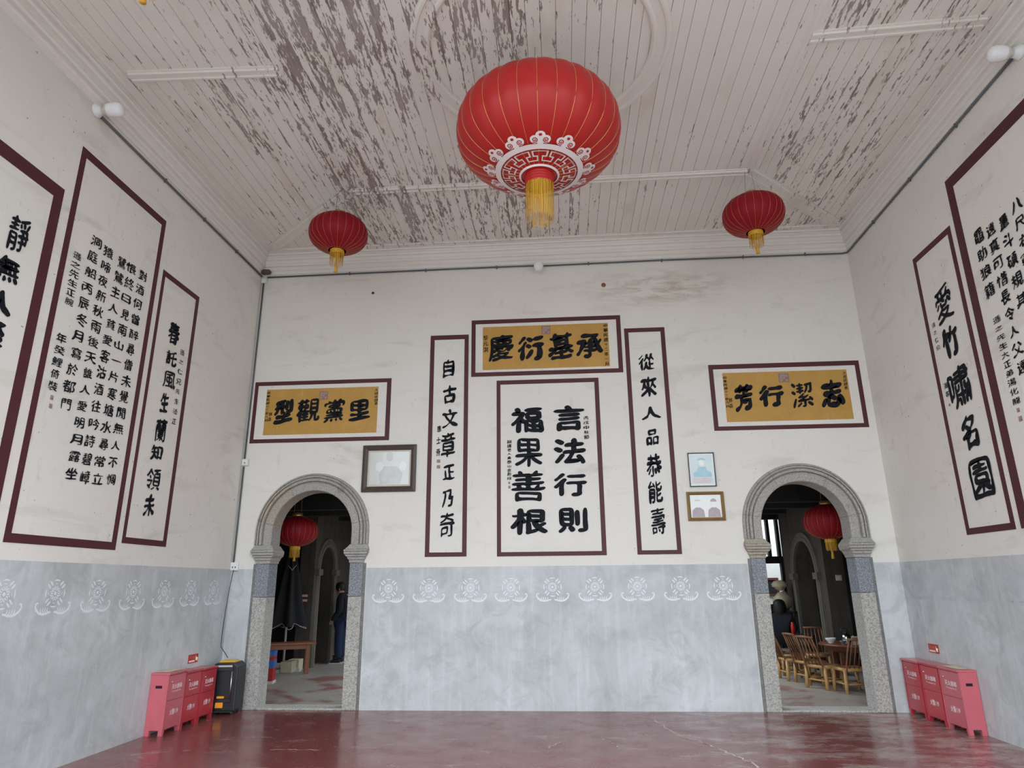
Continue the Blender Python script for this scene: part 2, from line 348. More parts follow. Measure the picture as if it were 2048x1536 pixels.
def merge_glyphs(items, y, mat, parent, name='inscription', **k):
    """items: (char, s, z, w, h) joined into one small inscription"""
    mb = MB()
    for t, s, z, w_, h_ in items:
        me = glyph(t, **k); mb.add([(s + v.co.x * w_, y, z + v.co.z * h_) for v in me.vertices], [tuple(p.vertices) for p in me.polygons])
    return tag(mb.build(name, mat, parent), kind='stuff')

# ------------------------------------------------------------------ setting: floors, walls, openings
fl0 = struct(MB().box((XL - .3, YF, -.12), (XR + .3, .02, 0)).build('floor', 'red_painted_floor'), 'worn glossy red painted concrete floor of the hall')
struct(MB().box((-8.5, .02, -.12), (8.5, 12.5, 0)).build('floor_rear', 'grey_concrete_floor'), 'grey concrete floor beyond the arched doorways')
struct(MB().box((-30, -42, -.2), (30, YF, -.06)).build('ground', 'courtyard_paving'), 'pale stone courtyard paving in front of the hall')

DOORS = (-3.495, 3.195); RI, RO, ZS = .567, .81, 2.27
def arch_loop(cx, r, n=28, z0=0.0, zs=ZS):
    return [(cx - r, z0)] + [(cx - r * math.cos(PI * i / n), zs + r * math.sin(PI * i / n)) for i in range(n + 1)] + [(cx + r, z0)]
# the back wall is one sheet with two arched openings reaching the floor
def wall_with_doors(z0, z1, r, y0, y1, x0, x1):
    outer = [(x0, z0)]
    for cx in DOORS:
        a = arch_loop(cx, r, z0=z0)
        outer += a
    outer += [(x1, z0), (x1, z1), (x0, z1)]
    return fill2d([outer], y0, y1)
wb = struct(mesh_obj('wall_back', wall_with_doors(0, 6.9, .70, 0.0, .25, XL - .3, XR + .3), 'white_plaster'), 'white plastered back wall with two arched doorways')
for a, b in ((XL, DOORS[0] - .79), (DOORS[0] + .80, DOORS[1] - .80), (DOORS[1] + .79, XR)):
    MB().box((a, -.004, 0), (b, .01, ZD)).build('dado', 'grey_dado_paint', wb)
wl = struct(MB().box((XL - .3, YF, 0), (XL, .0, 6.9)).build('wall_left', 'white_plaster'), 'white plastered left wall with grey painted dado')
wr = struct(MB().box((XR, YF, 0), (XR + .3, .0, 6.9)).build('wall_right', 'white_plaster'), 'white plastered right wall with grey painted dado')
MB().box((XL - .01, YF, 0), (XL + .004, -.004, ZD)).build('dado', 'grey_dado_paint', wl)
MB().box((XR - .004, YF, 0), (XR + .01, -.004, ZD)).build('dado', 'grey_dado_paint', wr)

# stone arches
def sweep(prof, path):
    """profile points (r offset outward, y) swept along path frames (point, outward dir) in the x-z plane"""
    mb = MB(); n = len(prof); vs = []
    for (px_, pz_), (dx, dz) in path: vs += [(px_ + dx * r, y, pz_ + dz * r) for r, y in prof]
    fs = [(i * n + k, i * n + (k + 1) % n, (i + 1) * n + (k + 1) % n, (i + 1) * n + k) for i in range(len(path) - 1) for k in range(n)]
    fs += [tuple(range(n)), tuple(range((len(path) - 1) * n, len(path) * n))[::-1]]
    return mb.add(vs, fs)
def stone_door(name, cx, label):
    d = struct(empty(name, (cx, 0, 0)), label)
    prof = [(RI, .27), (RI, -.022), (.575, -.03), (.675, -.032), (.682, -.008), (.694, -.008), (.70, -.055), (.728, -.06), (.736, -.02), (.746, -.02), (.75, -.05), (.768, -.052), (.774, -.02), (.782, -.02), (.785, -.038), (.80, -.036), (RO, -.02), (RO, .01), (.70, .01), (.70, .27)]
    T = 2.09; cuts = [0, .13, .36, .64, .87, 1.0]; total = 2 * (ZS - T) + PI * RI
    def fr(t):
        s = t * total; h = ZS - T
        if s < h: return ((0, T + s), (-1, 0))
        if s > total - h: return ((0, T + total - s), (1, 0))
        a = (s - h) / RI; return ((0, ZS), (-math.cos(a), math.sin(a)))
    for i in range(5):
        a, b = cuts[i] + (.0006 if i else 0), cuts[i + 1] - (.0006 if i < 4 else 0); n = 14
        sweep(prof, [fr(a + (b - a) * k / n) for k in range(n + 1)]).build('arch_stone', 'ochre_stone' if (i == 1 and cx < 0) else 'carved_stone', d)
    for s in (-1, 1):
        m = Matrix.Scale(s, 4, (1, 0, 0))
        MB().box((RI, -.022, 0), (.755, .27, 1.398), m).build('pier_block', 'light_granite', d, .006)
        MB().box((RI, -.018, 1.402), (.755, .27, 1.838), m).build('pier_block', 'blue_granite', d, .006)
        MB().box((.757, -.008, 0), (.792, .1, 1.838), m).build('edge_strip', 'edge_stone', d)
        cap = [(RI - .005, 1.842), (RI - .005, 1.87), (.545, 1.885), (.53, 1.92), (.50, 1.945), (.49, 1.99), (.487, 2.012), (.51, 2.03), (.555, 2.088), (.80, 2.088), (.815, 2.07), (.825, 2.012), (.82, 1.985), (.805, 1.945), (.785, 1.92), (.775, 1.885), (.76, 1.87), (.76, 1.842)]
        mb = MB()
        for (a, b, y) in ((1.842, 1.878, -.03), (1.878, 1.886, -.015), (1.886, 1.918, -.045), (1.918, 1.925, -.025), (1.925, 1.948, -.065), (1.948, 1.956, -.04), (1.956, 1.985, -.085), (1.985, 1.992, -.06), (1.992, 2.018, -.09), (2.018, 2.025, -.055), (2.025, 2.045, -.065), (2.045, 2.088, -.035)):
            def xin(z):
                q = [p for p in cap[:9]]
                for (x1, z1), (x2, z2) in zip(q, q[1:]):
                    if z1 <= z <= z2: return x1 + (x2 - x1) * (z - z1) / max(z2 - z1, 1e-6)
                return q[-1][0]
            def xout(z):
                q = cap[9:][::-1]
                for (x1, z1), (x2, z2) in zip(q, q[1:]):
                    if z1 <= z <= z2: return x1 + (x2 - x1) * (z - z1) / max(z2 - z1, 1e-6)
                return q[-1][0]
            mb.prism([(xin(a), a), (xout(a), a), (xout(b), b), (xin(b), b)], y, .275, m)
        mb.build('capital', 'ochre_stone' if s < 0 and cx > 0 else 'carved_stone', d)
    MB().box((-RI, -.02, 0), (RI, .27, .025)).build('threshold', 'light_granite', d, .004)
    return d
stone_door('door_1', DOORS[0], 'left granite horseshoe-arched doorway with moulded capitals')
stone_door('door_2', DOORS[1], 'right granite horseshoe-arched doorway with moulded capitals')

# cornice: stepped plaster moulding along left, back and right walls
cp = [(0, 6.235), (.014, 6.235), (.016, 6.285), (.036, 6.290), (.046, 6.305), (.044, 6.322), (.026, 6.330), (.030, 6.350), (.060, 6.356), (.072, 6.375), (.068, 6.395), (.050, 6.403), (.056, 6.448), (.088, 6.454), (.100, 6.475), (.094, 6.495), (.076, 6.502), (.082, 6.522), (.116, 6.528), (.126, 6.548), (.115, 6.562), (.115, ZC + .05), (0, ZC + .05)]
mb = MB(); n = len(cp); vs = []
for px_, py_, dx, dy in ((XL, YF, 1, 0), (XL, 0, 1, -1), (XR, 0, -1, -1), (XR, YF, -1, 0)): vs += [(px_ + dx * o_, py_ + dy * o_, z) for o_, z in cp]
mb.add(vs, [(i * n + k, i * n + (k + 1) % n, (i + 1) * n + (k + 1) % n, (i + 1) * n + k) for i in range(3) for k in range(n)])
struct(mb.build('trim_1', 'cornice_plaster'), 'stepped white plaster cornice around the top of the walls')

# ceiling: a dark backing with painted boards and mouldings below it
ceil = struct(MB().box((XL - .3, YF, ZC + .03), (XR + .3, .25, ZC + .12)).build('ceiling', 'dark_timber'), 'flat white boarded ceiling with peeling paint')
cxl, cxr, yb, yf_ = XL + .115, XR - .115, -.115, YF
hxl, hxr, hyb, hyf = -2.72, 2.50, -1.665, -5.84          # inner rectangle of the mouldings
YM = -3.93                                                # cross mouldings, level with the ceiling rose
edges = []; x = cxl
while x < cxr:
    wd = random.choice((.135, .145, .15, .105)); edges.append((x, min(x + wd, cxr))); x += wd
def board(x0, x1, ya0, ya1, yb0, yb1, dz=0):
    """board between x0 and x1; far end at ya0/ya1, near end at yb0/yb1 (cut at an angle along the hips)"""
    g = .0018; x0 += g; x1 -= g; z = ZC - dz
    cx_ = (x0 + x1) / 2
    vs = [(x0 - cx_, yb0, z), (x1 - cx_, yb1, z), (x1 - cx_, ya1, z), (x0 - cx_, ya0, z), (x0 - cx_, yb0, ZC + .03), (x1 - cx_, yb1, ZC + .03), (x1 - cx_, ya1, ZC + .03), (x0 - cx_, ya0, ZC + .03)]
    o = MB().add(vs, [(3, 2, 1, 0), (4, 5, 6, 7), (0, 1, 5, 4), (1, 2, 6, 5), (2, 3, 7, 6), (3, 0, 4, 7)]).build('board', 'peeling_ceiling_boards', ceil)
    o.location.x = cx_
for x0, x1 in edges:
    def hip(x):
        if x < hxl: return yb + (hyb - yb) * (x - cxl) / (hxl - cxl)
        if x > hxr: return yb + (hyb - yb) * (cxr - x) / (cxr - hxr)
        return hyb
    j = random.uniform(0, .004)
    m0, m1 = hip(x0), hip(x1)
    board(x0, x1, yb, yb, m0 + .002, m1 + .002, j)                       # strip along the back wall
    if x1 <= hxl + .03 or x0 >= hxr - .03:
        board(x0, x1, m0, m1, YM, YM, j); board(x0, x1, YM, YM, YF, YF, j)
    else:
        board(x0, x1, hyb, hyb, YF, YF, j)
def strip(name, a, b, wd, h, steps=((1, .4), (.78, 1), (.45, .8))):
    """moulded batten on the ceiling from a to b"""
    a, b = Vector((*a, 0)), Vector((*b, 0)); d = (b - a).normalized(); nn = Vector((-d.y, d.x, 0)); mb = MB()
    half = [(wd / 2, 0), (wd / 2, h * .45), (wd * .36, h * .5), (wd * .33, h), (wd * .20, h), (wd * .17, h * .7)]
    prof = half + [(-x_, z_) for x_, z_ in half[::-1]]; n_ = len(prof); vs = []
    for p in (a, b): vs += [(p.x + nn.x * o_, p.y + nn.y * o_, ZC - z_) for o_, z_ in prof]
    mb.add(vs, [(k, (k + 1) % n_, n_ + (k + 1) % n_, n_ + k) for k in range(n_)] + [tuple(range(n_)), tuple(range(n_, 2 * n_))[::-1]])
    return mb.build(name, 'peeling_trim_paint', ceil)
strip('batten', (hxl, hyb), (hxr, hyb), .13, .035); strip('batten', (hxl, hyf), (hxr, hyf), .13, .035)
strip('batten', (cxl + .2, YM), (hxl - .02, YM + .06), .15, .035); strip('batten', (cxr - .12, YM), (hxr + .02, YM + .06), .15, .035)
for a, b in (((cxl + .12, yb - .12), (hxl, hyb)), ((cxr - .12, yb - .12), (hxr, hyb)), ((cxl + .12, YF + .1), (hxl, hyf)), ((cxr - .12, YF + .1), (hxr, hyf))): strip('batten', a, b, .20, .028)
strip('batten', (hxl, hyb), (hxl, hyf), .10, .016); strip('batten', (hxr, hyb), (hxr, hyf), .10, .016)
strip('edge_batten', (cxl + .03, YF), (cxl + .03, -.115), .10, .02); strip('edge_batten', (cxr - .03, YF), (cxr - .03, -.115), .10, .02); strip('edge_batten', (cxl, yb - .04), (cxr, yb - .04), .12, .022)
RX, RY = -.09, -3.90
MB().lathe([(1.08, ZC + .01), (1.08, ZC - .025), (1.10, ZC - .04), (1.12, ZC - .04), (1.135, ZC - .018), (1.21, ZC - .018), (1.225, ZC - .038), (1.25, ZC - .038), (1.27, ZC - .02), (1.28, ZC + .01)], 72, Matrix.Translation((RX, RY, 0)), smooth=False).build('ceiling_rose', 'peeling_trim_paint', ceil)

# roof, and an unseen front lintel lowered to dim the upper walls
struct(MB().box((XL - .6, YF - .9, 6.95), (XR + .6, .6, 7.1)).build('roof', 'roof_tile'), 'dark tiled roof above the hall')
struct(MB().box((XL - .3, YF - .25, 5.95), (XR + .3, YF, 6.95)).build('wall_front_shade', 'white_plaster'), 'unseen white lintel over the open front, set low to shade upper walls')

# rear rooms beyond the doorways
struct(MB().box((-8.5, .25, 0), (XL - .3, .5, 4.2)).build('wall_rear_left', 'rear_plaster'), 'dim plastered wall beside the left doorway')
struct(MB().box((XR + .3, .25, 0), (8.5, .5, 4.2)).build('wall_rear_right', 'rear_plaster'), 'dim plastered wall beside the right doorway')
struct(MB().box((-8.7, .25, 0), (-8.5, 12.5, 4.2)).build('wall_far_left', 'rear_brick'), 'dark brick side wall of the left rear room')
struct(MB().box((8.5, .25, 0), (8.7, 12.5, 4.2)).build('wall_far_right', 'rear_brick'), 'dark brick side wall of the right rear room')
rc = MB()                                                # timber ceiling; unseen opening over the middle added to light the rear rooms
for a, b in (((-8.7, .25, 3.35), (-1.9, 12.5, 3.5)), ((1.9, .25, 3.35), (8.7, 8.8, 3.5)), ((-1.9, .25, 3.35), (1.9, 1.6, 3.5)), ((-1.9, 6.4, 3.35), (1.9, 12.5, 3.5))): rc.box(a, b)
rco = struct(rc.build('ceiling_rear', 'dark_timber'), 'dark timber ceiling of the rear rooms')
for y in (2.0, 3.0, 4.4, 5.8, 7.2):
    for x0, x1 in ((-8.4, -1.95), (1.95, 8.4)): MB().box((x0, y - .09, 2.78 if y < 3.5 else 2.95), (x1, y + .09, 3.35)).build('beam', 'dark_timber', rco)
def passage_wall(name, xs, xo, y0, y1, ya, yb_, zt, label):
    """wall running into depth with a round-headed stone opening"""
    r = (yb_ - ya) / 2; yc = (ya + yb_) / 2; zs = zt - r
    lp = [(y0, 0), (ya, 0)] + [(yc - r * math.cos(PI * i / 20), zs + r * math.sin(PI * i / 20)) for i in range(21)] + [(yb_, 0), (y1, 0), (y1, 3.35), (y0, 3.35)]
    me = fill2d([lp], 0, 1); s = 1 if xo > xs else -1
    for v in me.vertices: v.co = Vector((xs + (xo - xs) * v.co.y, v.co.x, v.co.z))
    wq = struct(mesh_obj(name, me, 'rear_brick'), label)
    pr = [(0, 0), (0, -.05), (.07, -.05), (.08, -.03), (.12, -.03), (.13, -.05), (.17, -.05), (.18, 0)]
    path = [((yc - r, 0.0), (-1, 0)), ((yc - r, zs), (-1, 0))] + [((yc - r * math.cos(PI * i / 20), zs + r * math.sin(PI * i / 20)), (-math.cos(PI * i / 20), math.sin(PI * i / 20))) for i in range(1, 20)] + [((yc + r, zs), (1, 0)), ((yc + r, 0.0), (1, 0))]
    o = sweep(pr, path); o.v = [(xs - s * abs(b), a, c_) for a, b, c_ in o.v]; o.build('arch_moulding', 'rear_plaster', wq)
    for yy in (ya - .09, yb_ + .09): MB().box((xs - .09 if s > 0 else xs - .02, yy - .12, zs - .14), (xs + .02 if s > 0 else xs + .09, yy + .12, zs - .02)).build('capital', 'rear_plaster', wq)
    return wq
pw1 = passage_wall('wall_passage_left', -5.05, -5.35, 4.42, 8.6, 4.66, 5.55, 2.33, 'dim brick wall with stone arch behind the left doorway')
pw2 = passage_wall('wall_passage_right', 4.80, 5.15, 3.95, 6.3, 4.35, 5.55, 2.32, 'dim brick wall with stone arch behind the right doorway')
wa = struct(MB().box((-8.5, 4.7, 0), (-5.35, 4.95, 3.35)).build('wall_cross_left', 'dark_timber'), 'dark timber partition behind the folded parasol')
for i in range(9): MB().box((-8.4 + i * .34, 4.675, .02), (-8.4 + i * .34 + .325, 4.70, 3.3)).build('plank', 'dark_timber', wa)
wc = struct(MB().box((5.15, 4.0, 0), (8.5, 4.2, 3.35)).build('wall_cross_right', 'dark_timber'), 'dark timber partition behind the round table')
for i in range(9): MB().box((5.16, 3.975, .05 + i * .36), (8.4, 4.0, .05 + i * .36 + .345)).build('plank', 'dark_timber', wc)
# far wall with windows giving on to a bright yard
wins = [(5.00, 5.17, 2.15, 3.12), (5.24, 5.41, 2.15, 3.12), (5.48, 5.64, 2.15, 3.12), (4.92, 5.44, 1.0, 1.98)]
mb = MB()
xs = sorted({-8.5, 8.5} | {v for q in wins for v in q[:2]}); zs = sorted({0, 3.35} | {v for q in wins for v in q[2:]})
for x0, x1 in zip(xs, xs[1:]):
    for z0, z1 in zip(zs, zs[1:]):
        if not any(q[0] <= x0 and x1 <= q[1] and q[2] <= z0 and z1 <= q[3] for q in wins): mb.box((x0, 8.6, z0), (x1, 8.75, z1))
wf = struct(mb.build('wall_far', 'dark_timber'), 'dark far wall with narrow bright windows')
struct(MB().box((2.6, 10.4, 0), (8.5, 10.55, 4.0)).build('wall_yard', 'lit_white_wall'), 'daylit white wall of a small yard behind the windows')

# ------------------------------------------------------------------ painted calligraphy panels
ROT = {'back': 0, 'left': PI / 2, 'right': -PI / 2}
def world_of(wall, s, z):
    return {'back': (s, -.0005, z), 'left': (XL + .0005, s, z), 'right': (XR - .0005, -s, z)}[wall]
def rect(wall, pts):
    """axis-aligned wall rectangle through four photo corners TL TR BR BL -> s0, s1, z0, z1"""
    q = [wp(wall, *p) for p in pts]
    return ((q[0][0] + q[3][0]) / 2, (q[1][0] + q[2][0]) / 2, (q[2][1] + q[3][1]) / 2, (q[0][1] + q[1][1]) / 2)
class Panel:
    def __init__(s, wall, name, label, outer, inner, cat='calligraphy panel', group=None, abs_=False):
        s.wall = wall
        o = outer if abs_ else rect(wall, outer); i = inner if abs_ else rect(wall, inner)
        s.s = (o[0] + o[1]) / 2; s.z = o[2]
        s.e = tag(empty(name, world_of(wall, s.s, s.z), ROT[wall]), label, cat, group)
        a = [(o[0], o[2]), (o[1], o[2]), (o[1], o[3]), (o[0], o[3])]; b = [(i[0], i[2]), (i[1], i[2]), (i[1], i[3]), (i[0], i[3])]
        a = [s.rel(p) for p in a]; b = [s.rel(p) for p in b]; mb = MB()
        for k in range(4):
            k2 = (k + 1) % 4; quad = [a[k], a[k2], b[k2], b[k]]
            mb.prism(quad, -.004, 0)
        mb.build('border', 'maroon_band_paint', s.e)
    def rel(s, p): return (p[0] - s.s, p[1] - s.z)
    def ground(s, pts, mat='yellow_plaque_ground'):
        r = rect(s.wall, pts); a = s.rel((r[0], r[2])); b = s.rel((r[1], r[3]))
        MB().box((a[0], -.003, a[1]), (b[0], 0, b[1])).build('yellow_ground', mat, s.e)
    def box(s, u0, v0, u1, v1):
        um, vm = (u0 + u1) / 2, (v0 + v1) / 2
        l, r = wp(s.wall, u0, vm), wp(s.wall, u1, vm); t, b = wp(s.wall, um, v0), wp(s.wall, um, v1)
        c = wp(s.wall, um, vm); return s.rel(c), (abs(r[0] - l[0]), abs(t[1] - b[1]))
    def char(s, t, bb, bold=.035, wob=.03, **k):
        if t in '園嘯壽善靜風愛奇章果領': bold, wob = bold * .30, wob * .45
        if t == '里': bold *= .55
        c, size = s.box(*bb); return put_glyph(t, c, size, -.0055, 'black_ink', s.e, bold=bold, wob=wob, **k)
    def column(s, text, p0, p1, wd, join=False, bold=.012, wob=.022, hgt=.82, mat='black_ink', jit=.0):
        a, b = s.rel(wp(s.wall, *p0)), s.rel(wp(s.wall, *p1)); n = max(len(text) - 1, 1); step = abs(a[1] - b[1]) / n; items = []
        for i, t in enumerate(text):
            x, z = a[0] + (b[0] - a[0]) * i / n + random.uniform(-jit, jit), a[1] + (b[1] - a[1]) * i / n
            h = step * hgt * random.uniform(.88, 1.08); w_ = wd * random.uniform(.85, 1.1)
            if t in '一': h *= .16
            if t in '日山人之二': h *= .75
            items.append((t, x, z, w_, h))
        if join: return merge_glyphs(items, -.0055, mat, s.e, bold=bold, wob=wob)
        for t, x, z, w_, h in items: put_glyph(t, (x, z), (w_, h), -.0055, mat, s.e, bold=bold, wob=wob)
    def seal(s, u0, v0, u1, v1, grid=3):
        c, sz = s.box(u0, v0, u1, v1); x, z = c; w_, h = sz
        o = MB().box((x - w_ / 2, -.0042, z - h / 2), (x + w_ / 2, -.003, z + h / 2)).build('seal', 'seal_mauve', s.e)
        mb = MB(); k = grid
        for i in range(k):
            for j in range(k):
                if (i * 7 + j * 5) % 4 == 3: continue
                x0 = x - w_ * .40 + w_ * .8 * i / k; z0 = z - h * .40 + h * .8 * j / k; ww, hh = w_ * .8 / k, h * .8 / k
                if (i + j) % 2: mb.box((x0 + ww * .1, -.0048, z0 + hh * .1), (x0 + ww * .3, -.004, z0 + hh * .9)); mb.box((x0 + ww * .6, -.0048, z0 + hh * .1), (x0 + ww * .8, -.004, z0 + hh * .9))
                else: mb.box((x0 + ww * .1, -.0048, z0 + hh * .1), (x0 + ww * .9, -.004, z0 + hh * .3)); mb.box((x0 + ww * .1, -.0048, z0 + hh * .6), (x0 + ww * .9, -.004, z0 + hh * .8))
        q = mb.build('seal_marks', 'seal_light', o)
def cr(ox, oy, s, *pts): return [(ox + a / s, oy + b / s) for a, b in pts]
def bbx(ox, oy, s, a, b, c, d): return (ox + a / s, oy + b / s, ox + c / s, oy + d / s)

k = (500, 740, 6.827)
P = Panel('back', 'calligraphy_plaque', 'yellow plaque with four black characters above the left arched doorway', cr(*k, (70, 172), (1938, 110), (1895, 950), (0, 1012)), cr(*k, (120, 222), (1870, 165), (1843, 900), (45, 955)), 'plaque', 'yellow plaques on the back wall')
P.ground(cr(*k, (235, 275), (1760, 222), (1722, 850), (178, 895)))
for t, b in (('型', (330, 395, 590, 745)), ('觀', (640, 390, 955, 720)), ('黨', (1010, 390, 1295, 720)), ('里', (1350, 395, 1645, 700))): P.char(t, bbx(*k, *b), .045 if t in '型里' else .03)
P.seal(*bbx(*k, 948, 292, 1065, 405)); P.column('大總統題褒', *cr(*k, (1728, 275), (1722, 460)), .05, True, hgt=.9)
P.column('中華民國十二年六月', *cr(*k, (258, 315), (222, 690)), .05, True, hgt=.85); P.column('林森', *cr(*k, (282, 605), (272, 675)), .05, True, hgt=.85)
k = (930, 620, 6.4)
P = Panel('back', 'calligraphy_plaque', 'yellow plaque with four black characters, highest and central on the back wall', cr(*k, (80, 143), (1983, 60), (2027, 795), (85, 860)), cr(*k, (135, 190), (1930, 115), (1968, 745), (135, 805)), 'plaque', 'yellow plaques on the back wall')
P.ground(cr(*k, (230, 225), (1828, 162), (1855, 718), (225, 772)))
for t, b in (('慶', (305, 320, 625, 660)), ('衍', (675, 330, 1015, 650)), ('基', (1060, 285, 1390, 640)), ('承', (1420, 300, 1765, 620))): P.char(t, bbx(*k, *b), .04 if t in '衍承' else .032)
P.seal(*bbx(*k, 980, 205, 1095, 308)); P.column('中華民國十二年一月', *cr(*k, (1795, 200), (1815, 690)), .06, True, hgt=.8); P.column('黎元洪', *cr(*k, (265, 360), (265, 510)), .075, True, hgt=.85)
k = (1400, 710, 5.689)
P = Panel('back', 'calligraphy_plaque', 'yellow plaque with four black characters above the right arched doorway', cr(*k, (92, 120), (1800, 57), (1925, 822), (163, 862)), cr(*k, (147, 168), (1760, 112), (1865, 775), (210, 815)), 'plaque', 'yellow plaques on the back wall')
P.ground(cr(*k, (250, 212), (1668, 160), (1745, 730), (310, 762)))
for t, b in (('芳', (390, 330, 612, 648)), ('行', (670, 342, 960, 592)), ('潔', (1040, 310, 1285, 605)), ('志', (1365, 280, 1640, 600))): P.char(t, bbx(*k, *b), .05 if t != '潔' else .03)
P.seal(*bbx(*k, 892, 210, 1012, 312)); P.column('大總統題褒', *cr(*k, (1640, 205), (1660, 375)), .05, True, hgt=.9)
P.column('中華民國十二年六月', *cr(*k, (280, 260), (315, 585)), .05, True, hgt=.85); P.column('林森', *cr(*k, (348, 515), (355, 580)), .05, True, hgt=.85)

k = (512, 768, 4)
P = Panel('back', 'calligraphy_scroll', 'tall maroon-bordered couplet scroll left of the centre panel', [(860.8, 672), (937.8, 669), (932.8, 1113), (850.3, 1114)], [(869, 680.8), (929, 677.8), (924.5, 1104), (859, 1105.5)], 'scroll')
P.char('自', (886, 719, 909.5, 756.5), .02)
for t, b in (('古', (1495, 10, 1605, 160)), ('文', (1490, 200, 1615, 355)), ('章', (1480, 390, 1595, 585)), ('正', (1495, 640, 1590, 770)), ('乃', (1490, 840, 1580, 990)), ('奇', (1470, 1030, 1590, 1225))): P.char(t, bbx(*k, *b), .022)
P.column('惠士奇', *cr(*k, (1466, 360), (1458, 548)), .07, True, hgt=.6)
for b in ((1447, 605, 1474, 630), (1447, 650, 1474, 676)): P.seal(*bbx(*k, *b), grid=2)
k = (1024, 768, 4)
P = Panel('back', 'calligraphy_artwork', 'wide maroon-bordered panel with two columns of characters in the centre', [(993.3, 761.4), (1195.6, 755.6), (1215, 1111), (993.8, 1112.5)], [(1001, 770), (1187.5, 763.4), (1205, 1102.5), (1002, 1103.8)], 'calligraphy')
for t, b in (('言', (330, 170, 580, 378)), ('法', (333, 432, 592, 640)), ('行', (335, 712, 602, 900)), ('則', (370, 988, 608, 1190))): P.char(t, bbx(*k, *b), .03, .012, rise=.02, warp=.03)
for t, b in (('福', (1022, 815, 1088, 866)), ('果', (1030, 876, 1085, 934)), ('善', (1022, 941, 1091, 1003)), ('根', (1021, 1016, 1095, 1070))): P.char(t, b, .03, .012, rise=.02, warp=.03)
P.column('丙戌中秋節', *cr(*k, (592, 272), (596, 425)), .075, True, hgt=.85); P.column('韶廬老人集泰山金剛經', (1018.7, 884), (1018.5, 957), .06, True, hgt=.85)
P.seal(1016.5, 963.5, 1020.5, 968, grid=2); P.seal(1016.5, 971.5, 1020.8, 977, grid=2)
P = Panel('back', 'calligraphy_scroll', 'tall maroon-bordered couplet scroll right of the centre panel', [(1247, 657.8), (1327.8, 654), (1365, 1108.5), (1276, 1108.8)], [(1256, 666.5), (1320, 661.5), (1355, 1100), (1284.5, 1100.5)], 'scroll')
P.char('從', (1277, 706.5, 1307.8, 741.5), .02); P.char('來', (1281, 753, 1314, 794), .025)
for t, b in (('人', (1035, 180, 1190, 288)), ('品', (1070, 358, 1175, 495)), ('恭', (1075, 555, 1198, 745)), ('能', (1090, 775, 1205, 962)), ('壽', (1110, 992, 1228, 1205))): P.char(t, bbx(*k, *b), .022)

# left wall
zb = rect('left', [(163.7, 288.7), (331, 443), (231, 1101), (8.8, 1083.5)])
P = Panel('left', 'calligraphy_artwork', 'wide poem panel with five columns of small characters on the left wall', zb, rect('left', [(170, 312), (322, 449.5), (225, 1084), (25.8, 1066.8)]), 'calligraphy', abs_=True)
for t, a, b in zip(POEM, ((283.9, 550.9), (262.8, 538), (241.7, 525), (214.8, 504), (191.3, 484)), ((221, 959), (193.8, 958), (167.5, 954), (141, 947), (131, 808))): P.column(t, a, b, .15, bold=.010, jit=.012, hgt=.72)
P.column('遜之先生正腕', (153.8, 512), (137.4, 603.6), .12, bold=.005); P.column('年癸鯉倚裝', (122, 677), (104.6, 772), .12, bold=.005)
P.seal(100, 790.5, 106, 799.5, 2); P.seal(97.5, 807.5, 103.5, 816.5, 2)
P = Panel('left', 'calligraphy_scroll', 'narrow maroon-bordered scroll on the left wall nearest the corner', [(326, 538), (397.5, 594), (332, 1095), (243.8, 1085)], [(330, 552.8), (390.8, 599), (327, 1082.5), (251, 1073.5)], 'scroll')
for t, b in (('春', (336, 644, 359, 691.5)), ('託', (331, 700, 354, 733)), ('風', (326, 741, 351, 779)), ('生', (320, 784, 336, 828)), ('蘭', (310, 835.5, 332.5, 887)), ('知', (301, 890.5, 325, 923)), ('領', (292.5, 935.5, 320, 980.5)), ('未', (287.5, 986.8, 308.8, 1034))): P.char(t, b, .028)
P.column('遜之仁兄先生法正', (364, 705), (347.5, 843), .10, True, hgt=.55, bold=.0)
f1 = rect('left', [(0, 276), (129, 380), (0, 1028), (-20, 1028)])
s1 = wp('left', 129, 380); w1 = .16
P = Panel('left', 'calligraphy_scroll', 'large-charactered scroll on the left wall, cut off by the photo edge', (s1[0] - 1.5, s1[0], zb[2], s1[1]), (s1[0] - 1.5 + .11, s1[0] - .11, zb[2] + .13, s1[1] - .13), 'scroll', abs_=True)
k = (0, 384, 4)
for t, b in (('靜', (55, 175, 235, 510)), ('無', (-40, 510, 160, 745)), ('人', (-100, 775, 102, 1000)), ('至', (-150, 1010, 35, 1260))): P.char(t, bbx(*k, *b), .045, .035)

# right wall
g1o = rect('right', [(1825, 520), (1898, 452), (2034.8, 1058), (1935.5, 1070)])
P = Panel('right', 'calligraphy_scroll', 'narrow maroon-bordered scroll with five large characters on the right wall', g1o, rect('right', [(1832, 526), (1895, 469), (2022, 1045), (1939.8, 1057)]), 'scroll', abs_=True)
k = (1536, 384, 4)
for t, b in (('愛', (1335, 730, 1480, 1055)), ('竹', (1395, 1060, 1535, 1335)), ('嘯', (1440, 1380, 1628, 1735)), ('名', (1550, 1776, 1685, 2071)), ('園', (1615, 2114, 1805, 2461))): P.char(t, bbx(*k, *b), .032, .04)
P.column('遜之仁兄', *cr(*k, (1328, 1065), (1365, 1245)), .07, True, hgt=.6, bold=.0); P.column('海客', *cr(*k, (1425, 1550), (1440, 1615)), .08, True, hgt=.7, bold=0.0)
P.seal(*bbx(*k, 1448, 1693, 1462, 1714), 2)
s2 = wp('right', 1890, 364)
P = Panel('right', 'calligraphy_artwork', 'wide poem panel on the right wall, cut off by the photo edge', (s2[0], s2[0] + 2.75, g1o[2], s2[1]), (s2[0] + .115, s2[0] + 2.64, g1o[2] + .13, s2[1] - .13), 'calligraphy', abs_=True)
k = (1850, 380, 3.2)
